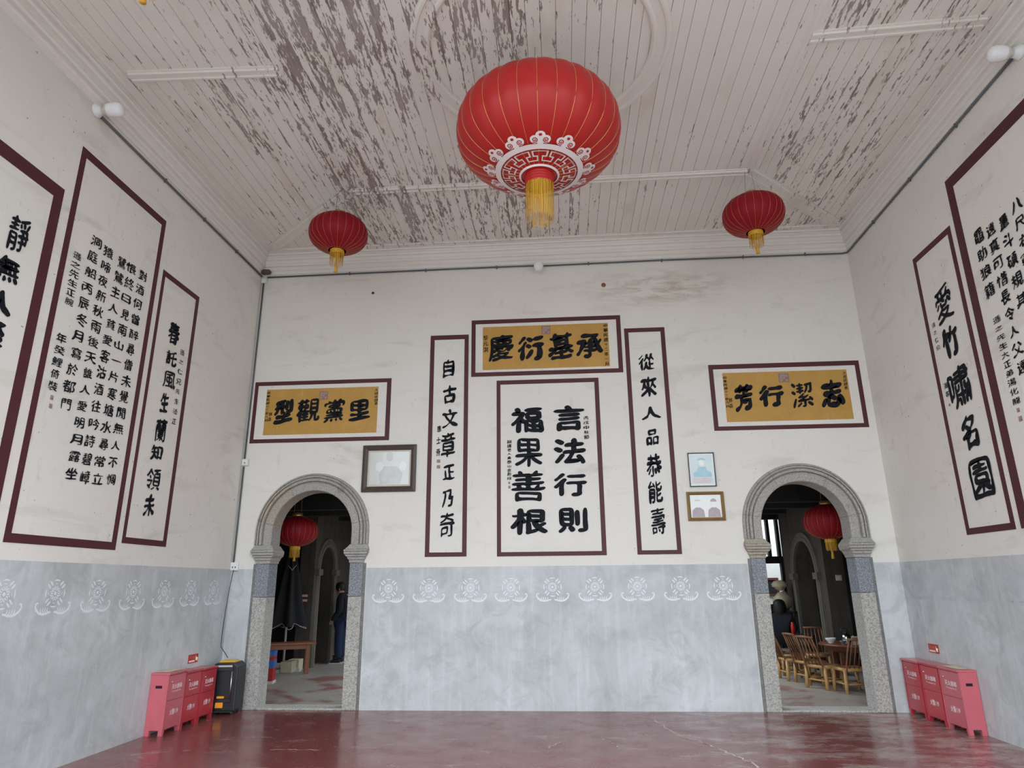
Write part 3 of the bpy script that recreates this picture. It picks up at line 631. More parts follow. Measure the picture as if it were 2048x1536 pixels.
for t, a, b in zip(RPOEM, ((590, 95), (505, 205), (425, 255), (345, 295)), ((660, 430), (625, 700), (622, 1135), (420, 640))): P.column(t, *cr(*k, a, b), .15, bold=.016, wob=.03, jit=.008, hgt=.75)
P.column('遜之先生大正弟湯化龍', *cr(*k, (462, 830), (588, 1350)), .13, bold=.006, hgt=.7)
P.seal(*bbx(*k, 590, 1395, 608, 1422), 2); P.seal(*bbx(*k, 602, 1447, 625, 1480), 2)

# ------------------------------------------------------------------ stencilled flower motifs along the dados
def motif_mesh():
    mb = MB()
    def blob(cx, cz, a, l, wd, n=8):
        m = [(cx + math.cos(a) * l * .5 * math.cos(t) - math.sin(a) * wd * .5 * math.sin(t), cz + math.sin(a) * l * .5 * math.cos(t) + math.cos(a) * wd * .5 * math.sin(t)) for t in (2 * PI * i / n for i in range(n))]
        mb.add([(x, 0, z) for x, z in m], [tuple(range(n))])
    def stroke(pts, wd):
        vs = []
        for i, p in enumerate(pts):
            a, b = pts[max(i - 1, 0)], pts[min(i + 1, len(pts) - 1)]; d = Vector((b[0] - a[0], b[1] - a[1])).normalized()
            ww = wd[i] if isinstance(wd, list) else wd; vs += [(p[0] - d.y * ww / 2, 0, p[1] + d.x * ww / 2), (p[0] + d.y * ww / 2, 0, p[1] - d.x * ww / 2)]
        mb.add(vs, [(2 * i, 2 * i + 1, 2 * i + 3, 2 * i + 2) for i in range(len(pts) - 1)])
    blob(0, 0, 0, .034, .034, 10)
    for i in range(12):
        a = 2 * PI * i / 12; blob(math.cos(a) * .042, math.sin(a) * .042, a, .030, .014); a += PI / 12; blob(math.cos(a) * .058, math.sin(a) * .058, a, .016, .011)
    for a in (PI / 4, 3 * PI / 4, 5 * PI / 4, 7 * PI / 4):
        for s_ in (-1, 1): blob(math.cos(a) * .105 - math.sin(a) * .017 * s_, math.sin(a) * .105 + math.cos(a) * .017 * s_, a, .06, .018)
    for a in (0, PI / 2, PI, 3 * PI / 2): stroke([(math.cos(a + t) * .115, math.sin(a + t) * .115) for t in [(-.32 + .64 * i / 8) for i in range(9)]], [.004, .008, .011, .013, .014, .013, .011, .008, .004])
    for a in (0, PI / 2, PI, 3 * PI / 2): stroke([(math.cos(a + t) * .083, math.sin(a + t) * .083) for t in [(-.18 + .36 * i / 4) for i in range(5)]], [.002, .006, .008, .006, .002])
    for s_ in (-1, 1):
        pts = [(.02, -.158), (.045, -.162), (.075, -.172), (.12, -.175), (.16, -.165), (.195, -.140), (.212, -.110), (.208, -.085), (.192, -.078), (.184, -.092)]
        stroke([(x * s_, z) for x, z in pts], [.018, .018, .019, .020, .021, .019, .017, .015, .013, .010])
        for i in range(4): stroke([(s_ * (.05 + .028 * i), -.165), (s_ * (.068 + .026 * i), -.145), (s_ * (.064 + .028 * i), -.120)], [.011, .011, .004])
    return mb
mm = motif_mesh(); me0 = mm.build('stencil_motif', 'stencil_white', wb)
MZ = wp('back', 1107, 1176)[1]
bx_ = [wp('back', u, 1178)[0] for u in (777, 858, 941, 1022, 1105, 1190, 1275, 1361.5, 1447)]
for i, x in enumerate(bx_):
    o = me0 if i == 0 else me0.copy()
    if i: C.objects.link(o)
    o.location = (x, -.006, MZ + .012)
def side_motifs(wall, par, us, mat=None):
    for u in us:
        s_, z_ = wp(wall, u, 1184); o = me0.copy(); C.objects.link(o); o.parent = par
        if mat: o.data = me0.data.copy(); o.data.materials.clear(); o.data.materials.append(mat)
        o.location = (XL + .006, s_, MZ + .012) if wall == 'left' else (XR - .006, -s_, MZ + .012); o.rotation_euler = (0, 0, ROT[wall])
side_motifs('left', wl, (7.5, 110, 194, 266, 327.5, 380, 426))
side_motifs('right', wr, (1845, 1893, 1950, 2030), plain('stencil_faded', (.53, .55, .58), .7))

# ------------------------------------------------------------------ lanterns
def lantern(name, label, x, y, zc, R, H, top_z, cloth, nrib, fringe, tail=0, pattern=False, group='red paper lanterns', rot=0, wire_r=.0010, tilt=0):
    """zc = height of the widest line, H = half height of the body"""
    e = tag(empty(name, (x, y, zc), rot), label, 'lantern', group)
    nk = R * .30 if not pattern else R * .215
    def rad(t):  # t -1 bottom .. 1 top
        return max(nk, R * (1 - abs(t) ** 2.35) ** .5) if abs(t) < 1 else nk
    ts = [-1 + 2 * i / 28 for i in range(29)]; ts = [math.sin(t * PI / 2) for t in ts]
    prof = [(rad(t), t * H) for t in ts]; per = 6; seg = nrib * per
    def rmod(k):
        q = abs(((k % per) / per) - .5) * 2; return 1 - .018 * q ** 2
    MB().lathe(prof, seg, rmod=rmod).build('shade', cloth, e)
    mb = MB()
    for i in range(nrib):
        a = 2 * PI * i / nrib; mb.tube([((r * .984 + wire_r * .4) * math.cos(a), (r * .984 + wire_r * .4) * math.sin(a), z) for r, z in prof[1:-1]], wire_r, 4)
    tag(mb.build('rib_wires', 'gold_wire', e), kind='stuff')
    MB().lathe([(nk * .75, H + .05), (nk * .8, H + .055), (nk * .82, H * .93), (nk * .7, H * .92)], 24).build('top_collar', 'gold_wire', e)
    cr_ = nk * .80
    col = MB(); z0 = -H
    for i in range(4): col.lathe([(cr_ * .97, z0 + .01 - i * R * .035), (cr_ * 1.02, z0 - R * .012 - i * R * .035), (cr_ * .97, z0 - R * .03 - i * R * .035)], 24)
    col.build('bottom_collar', 'red_satin' if pattern else 'gold_fringe', e)
    z1 = z0 - (R * .13 if pattern else R * .03)
    fr = MB(); n = 110 if pattern else 64; rnd = random.Random(hash(name) % 7 + 3)
    for i in range(n):
        a = 2 * PI * i / n + rnd.uniform(-.02, .02); rr = cr_ * rnd.uniform(.93, 1.02); l = fringe * rnd.uniform(.90, 1.0); wd = cr_ * PI / n * .75; sw = rnd.uniform(-.006, .006)
        t_ = (-math.sin(a) * wd, math.cos(a) * wd); p0 = (rr * math.cos(a), rr * math.sin(a)); p1 = (p0[0] + sw, p0[1] + sw)
        fr.add([(p0[0] - t_[0], p0[1] - t_[1], z1), (p0[0] + t_[0], p0[1] + t_[1], z1), (p1[0] + t_[0] * .6, p1[1] + t_[1] * .6, z1 - l), (p1[0] - t_[0] * .6, p1[1] - t_[1] * .6, z1 - l)], [(0, 1, 2, 3)])
    tag(fr.build('fringe', 'gold_fringe', e), kind='stuff')
    if tail:
        MB().tube([(0, 0, z1), (0, 0, z1 - fringe * .8), (0, 0, z1 - fringe), (0, 0, z1 - fringe - tail)], [.006, .006, .016, .024], 8).build('tassel', 'gold_fringe', e)
    for s_ in (-1, 1): MB().tube([(s_ * nk * .6, 0, H), (s_ * nk * .35, 0, top_z - zc)], .003, 4).build('hanging_cord', 'grey_cord', e)
    if pattern:
        MB().lathe([(nk * 1.0, -H + .003), (cr_ * .9, -H - .004)], 36).build('neck_disc', cloth, e)
        # white cut-out ornament: arc length along the underside -> surface point
        tb = [(rad(t), t * H) for t in [-math.cos(PI * .5 * i / 90) for i in range(91)]]
        tb = [tb[0]] + [p for p in tb[1:] if p[0] > nk]
        acc = [0.0]
        for p, q_ in zip(tb, tb[1:]): acc.append(acc[-1] + math.hypot(q_[0] - p[0], q_[1] - p[1]))
        def sp(u, a, off=.006):
            u *= .77
            for i in range(len(acc) - 1):
                if acc[i + 1] >= u:
                    f = (u - acc[i]) / max(acc[i + 1] - acc[i], 1e-6); r = tb[i][0] + (tb[i + 1][0] - tb[i][0]) * f; z = tb[i][1] + (tb[i + 1][1] - tb[i][1]) * f; break
            else: r, z = tb[-1]
            return ((r + off * .4) * math.cos(a), (r + off * .4) * math.sin(a), z - off)
        def ring(m, u0, u1, n=96):
            m.add([sp(u, 2 * PI * i / n) for i in range(n) for u in (u0, u1)], [(2 * i, 2 * i + 1, (2 * i + 3) % (2 * n), (2 * i + 2) % (2 * n)) for i in range(n)])
        def line(m, pts, wd):
            # pts in (u, arc metres around, angle0)
            for (u0, a0), (u1, a1) in zip(pts, pts[1:]):
                k_ = max(2, int(math.hypot(u1 - u0, (a1 - a0) * .38) / .02) + 1)
                seq = [(u0 + (u1 - u0) * i / k_, a0 + (a1 - a0) * i / k_) for i in range(k_ + 1)]
                vs = []
                for i, (u, a) in enumerate(seq):
                    du, da = u1 - u0, (a1 - a0) * .38; l = math.hypot(du, da) or 1; nu, na = -da / l * wd / 2, du / l * wd / 2
                    ex = (0 if 0 < i < k_ else (wd / 2 * (1 if i else -1))); ou, oa = du / l * ex, da / l * ex
                    vs += [sp(u + nu + ou, a + (na + oa) / .38), sp(u - nu + ou, a - (na - oa) / .38)]
                m.add(vs, [(2 * i, 2 * i + 1, 2 * i + 3, 2 * i + 2) for i in range(k_)])
        m = MB(); ring(m, .000, .03); ring(m, .255, .325); m.build('white_ring', 'lantern_white', e)
        m = MB()
        for j in range(12):
            a0 = 2 * PI * (j + .5) / 12; w_ = 2 * PI / 12
            for s_ in (-1, 1):
                line(m, [(.225, a0 + s_ * w_ * .02 * 0 + s_ * w_ * .46), (.225, a0 + s_ * w_ * .06)] if False else [(.228, a0 - w_ * .40), (.228, a0 + w_ * .40)], .017)
                line(m, [(.228, a0 + s_ * w_ * .40), (.155, a0 + s_ * w_ * .40)], .017)
                line(m, [(.155, a0 + s_ * w_ * .40), (.155, a0 + s_ * w_ * .16)], .017)
                line(m, [(.155, a0 + s_ * w_ * .16), (.085, a0 + s_ * w_ * .16)], .017)
                line(m, [(.085, a0 + s_ * w_ * .16), (.085, a0 + s_ * w_ * .5)], .017)
        m.build('white_meander', 'lantern_white', e)
        for j in range(12):
            a0 = 2 * PI * (j + .5) / 12; m = MB()
            def disc(u, da, r, n=16):
                m.add([sp(u, a0 + da / .55)] + [sp(u + r * math.cos(2 * PI * i / n), a0 + (da + r * math.sin(2 * PI * i / n)) / .55) for i in range(n)], [(0, 1 + i, 1 + (i + 1) % n) for i in range(n)])
            disc(.385, .060, .052); disc(.385, -.060, .052); disc(.435, 0, .050); disc(.375, 0, .045); disc(.335, 0, .035)
            m.build('white_cloud', 'lantern_white', e)
            m = MB()
            def line2(pts, wd):
                vs = []
                for i, (u, da) in enumerate(pts):
                    p, q_ = pts[max(i - 1, 0)], pts[min(i + 1, len(pts) - 1)]; l = math.hypot(q_[0] - p[0], q_[1] - p[1]) or 1; nu, na = -(q_[1] - p[1]) / l * wd / 2, (q_[0] - p[0]) / l * wd / 2
                    vs += [sp(u + nu, a0 + (da + na) / .55, .009), sp(u - nu, a0 + (da - na) / .55, .009)]
                m.add(vs, [(2 * i, 2 * i + 1, 2 * i + 3, 2 * i + 2) for i in range(len(pts) - 1)])
            for s_ in (-1, 1): line2([(.382 + (.036 - .030 * t) * math.cos(2.4 + t * 9.5), s_ * (.062 + (.036 - .030 * t) * math.sin(2.4 + t * 9.5))) for t in [i / 22 for i in range(23)]], .010)
            m.add([sp(.443, a0, .009)] + [sp(.443 + .017 * math.cos(2 * PI * i / 12), a0 + .017 * math.sin(2 * PI * i / 12) / .55, .009) for i in range(12)], [(0, 1 + i, 1 + (i + 1) % 12) for i in range(12)])
            tag(m.build('red_scroll', cloth, e), kind='stuff')
    return e
lantern('lantern', 'huge red satin lantern with white ornament hanging from the ceiling rose', -.125, -3.9, 5.64, .775, .475, ZC + .02, 'red_satin', 28, .37, pattern=True, rot=-PI / 2 - PI / 12 + .06, wire_r=.0020, group='red lanterns')
lantern('lantern', 'small red lantern hanging at the left rear corner of the ceiling', -2.82, -1.66, 5.955, .378, .25, ZC, 'red_velvet', 24, .19, .10, group='red lanterns', rot=.05)
lantern('lantern', 'small red lantern hanging at the right rear corner of the ceiling', 2.49, -1.66, 5.95, .375, .25, ZC, 'red_velvet', 24, .18, .09, group='red lanterns', rot=.02)
pf = on(2, 5.40, 285, 6)
lantern('lantern', 'nearest small red lantern, only its gold tassel showing at the top edge', pf.x, pf.y, 5.955, .378, .25, ZC, 'red_velvet', 24, .19, .10, group='red lanterns')
lantern('lantern', 'red lantern hanging just inside the left arched doorway', -4.325, 1.5, 2.392, .35, .238, 3.35, 'red_velvet', 24, .17, .05, group='red lanterns')
lantern('lantern', 'red lantern hanging just inside the right arched doorway', 4.06, 1.5, 2.418, .36, .26, 3.35, 'red_velvet', 24, .17, .11, group='red lanterns')

# ------------------------------------------------------------------ wall lamps, conduits, sockets
def bulb(label, loc, rz, tilt):
    e = tag(empty('wall_bulb', loc, rz), label, 'bulb', 'unlit bulbs under the cornice')
    m = Matrix.Rotation(tilt, 4, 'X')
    MB().lathe([(0, 0), (.07, 0), (.07, .02), (.05, .045), (.045, .07), (0, .07)], 20, Matrix.Rotation(PI / 2, 4, 'X')).build('base', 'white_plastic', e)
    mm_ = Matrix.Translation((0, -.05, 0)) @ m @ Matrix.Rotation(PI / 2, 4, 'X')
    MB().lathe([(.038, 0), (.04, .05), (.058, .06), (.066, .09)], 20, mm_).build('socket', 'socket_plastic', e)
    MB().lathe([(.066, .09), (.072, .12), (.072, .19), (.062, .215), (.04, .232), (0, .238)], 20, mm_).build('glass_bulb', 'bulb_glass', e)
bulb('unlit white bulb on the left wall under the cornice', (XL, -3.915, 6.185), PI / 2, 0)
bulb('unlit white bulb on the right wall under the cornice', (XR, -3.935, 6.19), -PI / 2, 0)
bulb('unlit white bulb in the middle of the back wall', (-.253, 0, 6.15), 0, .35)
ZK = 6.19
def clips(par, pts):
    for p, ax in pts: MB().cbox(p, (.03, .03, .02) if ax == 'z' else (.016, .03, .045) if ax == 'x' else (.03, .016, .045)).build('clip', 'conduit_grey', par)
c1 = tag(MB().tube([(XL + .02, -3.85, ZK - .03), (XL + .02, -.06, ZK)], .014, 8).build('conduit', 'conduit_grey'), 'grey conduit running under the cornice of the left wall', 'conduit', 'conduits under the cornice')
c2 = tag(MB().tube([(XL + .09, -.018, ZK + .0), (-1.5, -.018, ZK + .012), (-.4, -.018, ZK + .01), (-.18, -.018, ZK), (1.5, -.018, ZK + .012), (XR - .10, -.018, ZK - .002), (XR - .03, -.03, ZK), (XR - .018, -.10, ZK), (XR - .018, -3.86, ZK + .01)], .013, 8).build('conduit', 'conduit_grey'), 'grey conduit along the back wall turning on to the right wall', 'conduit', 'conduits under the cornice')
clips(c1, [((XL + .016, y, ZK - .008 * (-y / 1.3)), 'y') for y in (-.9, -1.8, -2.7)]); clips(c2, [((x, -.016, ZK + .008), 'x') for x in (-3.2, -2.0, -.9, .5, 1.6, 2.8, 3.7)] + [((XR - .016, y, ZK + .004), 'y') for y in (-.9, -1.9, -2.9)])
c3 = tag(MB().tube([(XL + .035, -.016, 6.10), (XL + .028, -.016, 3.32)], .013, 8).build('conduit', 'conduit_grey'), 'vertical grey conduit in the rear left corner, upper length', 'conduit')
c4 = tag(MB().tube([(XL + .028, -.016, 3.20), (XL + .028, -.016, 1.86)], .013, 8).build('conduit', 'conduit_grey'), 'vertical dark conduit in the rear left corner, lower length', 'conduit')
def wallbox(label, x, z, w_, h, holes, name='junction_box', cat='socket'):
    e = tag(empty(name, (x, 0, z)), label, cat)
    MB().cbox((0, -.02, 0), (w_, .04, h)).build('body', 'socket_plastic' if holes < 2 else 'white_plastic', e, .004); MB().cbox((0, -.043, 0), (w_ * .8, .006, h * .8)).build('cover', 'white_plastic', e, .002)
    for i in range(holes): MB().cbox(((i - (holes - 1) / 2) * w_ * .35, -.047, -h * .1), (.012, .004, .02)).build('contact_hole', 'box_slot', e)
wallbox('square white junction box in the corner below the cornice', XL + .045, 6.13, .085, .085, 0, 'junction_box', 'junction box')
wallbox('yellowed socket box halfway up the corner conduit', XL + .05, 3.26, .095, .095, 1, 'wall_socket')
wallbox('white socket at the foot of the corner conduit', XL + .055, 1.81, .11, .11, 2, 'wall_socket')
mb = MB(); ico = [(math.sin(a) * math.cos(b), math.sin(a) * math.sin(b), math.cos(a)) for a in (.5, 1.0, 1.5, 2.0, 2.6) for b in [2 * PI * i / 10 for i in range(10)]]
vs = [(x * .085 * (1 + .4 * noise.noise((x * 3, y * 3, z * 3))), y * .05 * (1 + .3 * noise.noise((x * 4, y * 2, z))) , z * .045 * (1 + .5 * noise.noise((z * 4, y * 3, x * 2)))) for x, y, z in ico]
mb.add(vs, [(i * 10 + j, i * 10 + (j + 1) % 10, (i + 1) * 10 + (j + 1) % 10, (i + 1) * 10 + j) for i in range(4) for j in range(10)] + [tuple(range(10)), tuple(range(40, 50))], True)
o = mb.build('mud_nest', 'mud_nest'); o.location = (XL + .085, -.075, 6.255); tag(o, 'small brown mud nest in the rear left corner under the cornice', 'nest')
sp_ = [(XL + .055, -.05, 1.76), (XL + .03, -.06, 1.5), (XL + .0, -.08, 1.2), (XL + .012, -.1, .95), (XL + .03, -.12, .78), (XL + .13, -.18, .70), (XL + .2, -.24, .655)]
sp_ = [(max(p[0], XL + .018), p[1], p[2]) for p in sp_]
tag(MB().tube(sp_, .005, 6).build('power_cord', 'wheel_rubber'), 'thin black power cord hanging from the corner socket', 'cord')

# ------------------------------------------------------------------ fire extinguisher boxes
def fire_box(label, x, y, w_, h, d, face, mat, lid_mat, group, paper=False):
    """w_ runs along the wall; face=+1 looks towards +x, -1 towards -x. (x, y) = centre of the footprint"""
    e = tag(empty('fire_extinguisher_box', (x, y, 0), PI / 2 if face > 0 else -PI / 2), label, 'box', group)   # local front = -y
    mb = MB(); t = .006
    mb.box((-w_ / 2, -d / 2 + .012, .055), (w_ / 2, d / 2, h - .02)).build('body', mat, e)
    for sx in (-1, 1):
        for y0, y1 in ((-d / 2 + .004, -d / 2 + .05), (d / 2 - .052, d / 2 - .002)):
            MB().prism([(sx * w_ / 2, 0), (sx * (w_ / 2 - .028), 0), (sx * (w_ / 2 - .045), .055), (sx * w_ / 2, .055)], y0, y1).build('foot', mat, e)
        xa, xb = sorted((sx * w_ / 2, sx * (w_ / 2 - .012)))
        MB().box((xa, -d / 2, .055), (xb, -d / 2 + .013, h - .02)).build('side_edge', mat, e)
        MB().cbox((sx * (w_ / 2 + .0005), 0, h - .145), (.004, d * .36, .028)).build('hand_slot', 'box_slot', e)
    MB().box((-w_ / 2 + .02, -d / 2 + .002, h * .545), (w_ / 2 - .012, -d / 2 + .012, h - .035)).build('upper_door', mat, e, .002)
    MB().box((-w_ / 2 + .012, -d / 2 + .005, .06), (w_ / 2 - .012, -d / 2 + .012, h * .535)).build('lower_panel', mat, e, .002)
    MB().box((-w_ / 2 - .006, -d / 2 - .014, h - .022), (w_ / 2 + .006, d / 2, h)).build('lid', lid_mat, e, .003)
    put_glyph('灭火器箱', (.01, h - .155), (w_ * .58, .052), -d / 2 + .0005, 'box_letter', e, 'lettering', bold=.03, wob=0, rise=0, warp=0)
    put_glyph('Fire extinguisher box', (.01, h - .205), (w_ * .52, .022), -d / 2 + .0005, 'box_letter', e, 'lettering', bold=.012, wob=0, rise=0, warp=0)
    put_glyph('火警119', (.01, h * .345), (w_ * .46, .062), -d / 2 + .0035, 'box_letter', e, 'lettering', bold=.03, wob=0, rise=0, warp=0)
    MB().lathe([(.0, .008), (.008, .007), (.009, 0)], 10, Matrix.Translation((-w_ * .28, -d / 2, h - .10)) @ Matrix.Rotation(PI / 2, 4, 'X')).build('lock', 'chrome', e)
    if paper:
        m = MB(); n = 6
        pv = [((-.42 + .84 * i / n) * w_, (-.40 + .75 * j / 3) * d, h + .003 + .006 * noise.noise((i * .9, j * .7, 3.3)) ** 2) for j in range(4) for i in range(n + 1)]
        m.add(pv, [(j * (n + 1) + i, j * (n + 1) + i + 1, (j + 1) * (n + 1) + i + 1, (j + 1) * (n + 1) + i) for j in range(3) for i in range(n)])
        s_ = m.build('paper_sheet', 'paper_yellow'); s_.location = e.location; s_.rotation_euler = e.rotation_euler
        tag(s_, paper, 'paper')
gl, gr = 'fire extinguisher boxes on the left', 'fire extinguisher boxes on the right'
fire_box('faded pinkish fire extinguisher box at the camera end of the left row', -4.494, -1.425, .355, .635, .205, 1, 'box_faded_red', 'box_faded_red', gl, 'yellowed sheet lying on the near box of the left row')
fire_box('bright red fire extinguisher box in the middle of the left row', -4.494, -1.06, .345, .605, .20, 1, 'box_red', 'box_red', gl)
fire_box('bright red fire extinguisher box beside the black speaker', -4.494, -.697, .345, .595, .20, 1, 'box_red', 'box_red', gl)
fire_box('faded fire extinguisher box at the camera end of the right row', 4.216, -1.095, .40, .63, .185, -1, 'box_faded_red', 'box_faded_red', gr, 'yellowed sheet lying on the near box of the right row')
fire_box('fire extinguisher box in the middle of the right row', 4.216, -.672, .40, .628, .185, -1, 'box_red', 'box_red', gr)
fire_box('fire extinguisher box at the right row end touching the back wall', 4.216, -.245, .40, .626, .185, -1, 'box_red', 'box_faded_red', gr)
def sign(label, wall, s_, z, lean=0):
    e = tag(empty('fire_sign', world_of(wall, s_, z), ROT[wall]), label, 'sign', 'red fire signs above the boxes')
    MB().box((-.113, -.006, 0), (.113, 0, .10)).build('plate', 'sign_red', e)
    put_glyph('灭火器', (-.03, .065), (.13, .042), -.0075, 'sign_red_text', e, 'lettering', bold=.03, wob=0, rise=0, warp=0)
    MB().box((-.095, -.008, .012), (.035, -.005, .032)).build('cream_bar', 'sign_cream', e)
    MB().tube([(.08, -.006, .02), (.08, -.006, .055), (.08, -.006, .062)], [.012, .012, .004], 8, mat=Matrix.Scale(1, 4)).build('extinguisher_symbol', 'sign_cream', e); MB().box((.054, -.008, .03), (.062, -.005, .08)).build('flame_symbol', 'sign_cream', e)
sign('small red fire sign on the dado above the left boxes', 'left', -.75, .648); sign('small red fire sign on the dado above the right boxes', 'right', .492, .722)

# ------------------------------------------------------------------ trolley speaker
e = tag(empty('trolley_speaker', (-4.355, -.275, 0), .10), 'black trolley loudspeaker with yellow trim in the left corner', 'speaker')
W2, D2 = .165, .15
MB().prism([(-W2, .05), (W2, .05), (W2, .565), (W2 - .05, .612), (-W2 + .05, .612), (-W2, .565)], -D2, D2).build('cabinet', 'black_plastic', e, .012)
MB().prism([(-.10, .612), (.10, .612), (.085, .635), (-.085, .635)], -.10, .08).build('top_panel', 'amber_plastic', e, .006)
MB().box((-.115, -D2 - .012, .565), (.095, -D2 + .002, .585)).build('badge', 'base_white', e)
MB().box((-.13, -D2 - .022, .52), (.11, -D2 + .002, .56)).build('handle_grip', 'wheel_rubber', e, .006)
for x in (-.12, .10): MB().tube([(x, -D2 - .012, .17), (x, -D2 - .012, .53)], .008, 8).build('handle_rod', 'chrome', e)
MB().box((-.13, -D2 - .02, .15), (.115, -D2 + .002, .19)).build('handle_bracket', 'black_plastic', e, .004)
MB().box((-.06, -D2 - .022, .20), (.03, -D2 + .002, .225)).build('latch', 'orange_plastic', e, .003); MB().box((-.07, -D2 - .028, .09), (.025, -D2 + .002, .155)).build('knob_block', 'orange_plastic', e, .008)
for x in (-.12, .12):
    for y in (-.10, .10): MB().lathe([(0, -.014), (.026, -.014), (.03, -.006), (.03, .006), (.026, .014), (0, .014)], 14, Matrix.Translation((x, y, .03)) @ Matrix.Rotation(PI / 2, 4, 'Y')).build('wheel', 'wheel_rubber', e)
MB().box((-.14, -.13, .035), (.14, .13, .055)).build('base_plate', 'wheel_rubber', e)

# ------------------------------------------------------------------ framed pictures
def picture(label, x0, x1, z0, z1, fw, fmat, inner):
    e = tag(empty('framed_picture', ((x0 + x1) / 2, 0, z0)), label, 'picture')
    w_, h = x1 - x0, z1 - z0; a = [(-w_ / 2, 0), (w_ / 2, 0), (w_ / 2, h), (-w_ / 2, h)]; b = [(-w_ / 2 + fw, fw), (w_ / 2 - fw, fw), (w_ / 2 - fw, h - fw), (-w_ / 2 + fw, h - fw)]
    for k_ in range(4):
        k2 = (k_ + 1) % 4; p, q_, r, s_ = a[k_], a[k2], b[k2], b[k_]
        md = lambda m_, n_: ((m_[0] + n_[0]) / 2, (m_[1] + n_[1]) / 2)
        m = MB(); vs = [(*p, -.002), (*q_, -.002), (*q_, -.03), (*p, -.03), (*md(p, s_), -.045), (*md(q_, r), -.045), (*r, -.025), (*s_, -.025), (*r, -.002), (*s_, -.002)]
        m.add([(x, y, z) for x, z, y in vs], [(0, 1, 2, 3), (3, 2, 5, 4), (4, 5, 6, 7), (7, 6, 8, 9), (9, 8, 1, 0), (0, 3, 4, 7, 9), (1, 8, 6, 5, 2)]).build('frame_rail', fmat, e)
    inner(e, w_, h, fw); return e
def flat(e, name, poly, y, mat): return MB().prism(poly, y, y + .002).build(name, mat, e)
def ell(cx, cz, a, b, n=20, t0=0, t1=2 * PI): return [(cx + a * math.cos(t0 + (t1 - t0) * i / n), cz + b * math.sin(t0 + (t1 - t0) * i / n)) for i in range(n if t1 - t0 > 6.2 else n + 1)]
def in1(e, w_, h, f):
    MB().box((-w_ / 2 + f, -.012, f), (w_ / 2 - f, -.008, h - f)).build('mount', 'mount_cream', e); g = f + .025
    ph = MB().box((-w_ / 2 + g, -.016, g), (w_ / 2 - g, -.012, h - g)).build('photograph', 'photo_pale', e)
    flat(e, 'print_figure', [(-.12, g + .01), (.16, g + .01), (.20, .26), (.10, .36), (-.08, .36), (-.14, .25)], -.018, 'photo_grey')
    for cx in (-.14, .20): flat(e, 'print_face', ell(cx, .36, .055, .07), -.0195, 'photo_light')
    flat(e, 'print_pedestal', ell(0, .50, .05, .07), -.018, 'photo_grey')
picture('large brown-framed faded photograph beside the left doorway', -2.826, -2.053, 2.80, 3.467, .075, 'frame_brown', in1)
def in2(e, w_, h, f):
    MB().box((-w_ / 2 + f, -.012, f), (w_ / 2 - f, -.006, h - f)).build('mount', 'photo_light', e); g = f + .018
    MB().box((-w_ / 2 + g, -.014, g), (w_ / 2 - g, -.012, h - g)).build('print', 'print_pale_blue', e)
    flat(e, 'print_robe', [(-.12, .13), (.125, .13), (.125, .19), (.07, .22), (.055, .27), (-.045, .27), (-.07, .215), (-.12, .19)], -.016, 'print_blue')
    flat(e, 'print_face', ell(0, .325, .036, .045), -.017, 'photo_light'); flat(e, 'print_hat', ell(0, .365, .055, .028, 16, 0, PI), -.018, 'print_blue')
    flat(e, 'print_base', [(-.125, .05), (.125, .05), (.125, .12), (-.125, .12)], -.016, 'print_pink')
picture('blue-toned portrait print in a thin pale frame, right of the scrolls', 1.737, 2.092, 2.79, 3.256, .012, 'conduit_grey', in2)
def in3(e, w_, h, f):
    MB().box((-w_ / 2 + f, -.014, f), (w_ / 2 - f, -.008, h - f)).build('photograph', 'photo_light', e)
    for s_, hat in ((-1, 0), (1, 1)):
        cx = s_ * .105; flat(e, 'print_robe', [(cx - .085, f + .005), (cx + .085, f + .005), (cx + .075, .14), (cx + .03, .175), (cx - .03, .175), (cx - .075, .14)], -.016, 'print_mauve')
        flat(e, 'print_face', ell(cx, .225, .036, .048), -.018, 'mount_cream' if 0 else 'photo_light'); flat(e, 'print_cap', ell(cx, .25 if hat else .262, .042, .042 if hat else .02, 14, 0, PI), -.019, 'print_mauve' if hat else 'photo_grey')
picture('gold-framed photograph of two sitters below the blue portrait', 1.677, 2.17, 2.335, 2.72, .042, 'frame_gold', in3)

# ------------------------------------------------------------------ things beyond the doorways
def person_body(name, joints, links, mat, parent, sub=2):
    """continuous body grown along a skeleton: joints {key: (x, y, z, rx, ry)}"""
    ks = list(joints); me = bpy.data.meshes.new(name); me.from_pydata([joints[k_][:3] for k_ in ks], [(ks.index(a), ks.index(b)) for a, b in links], [])
    me.materials.append(M(mat)); o = bpy.data.objects.new(name, me); C.objects.link(o); o.parent = parent
    o.modifiers.new('skin', 'SKIN'); sd = o.modifiers.new('sub', 'SUBSURF'); sd.levels = sub; sd.render_levels = sub
    bm = bmesh.new(); bm.from_mesh(me); lay = bm.verts.layers.skin.verify(); bm.verts.ensure_lookup_table()
    for i, k_ in enumerate(ks): bm.verts[i][lay].radius = joints[k_][3:5]; bm.verts[i][lay].use_root = (i == 0)
    bm.to_mesh(me); bm.free(); me.polygons.foreach_set('use_smooth', [True] * len(me.polygons)); return o
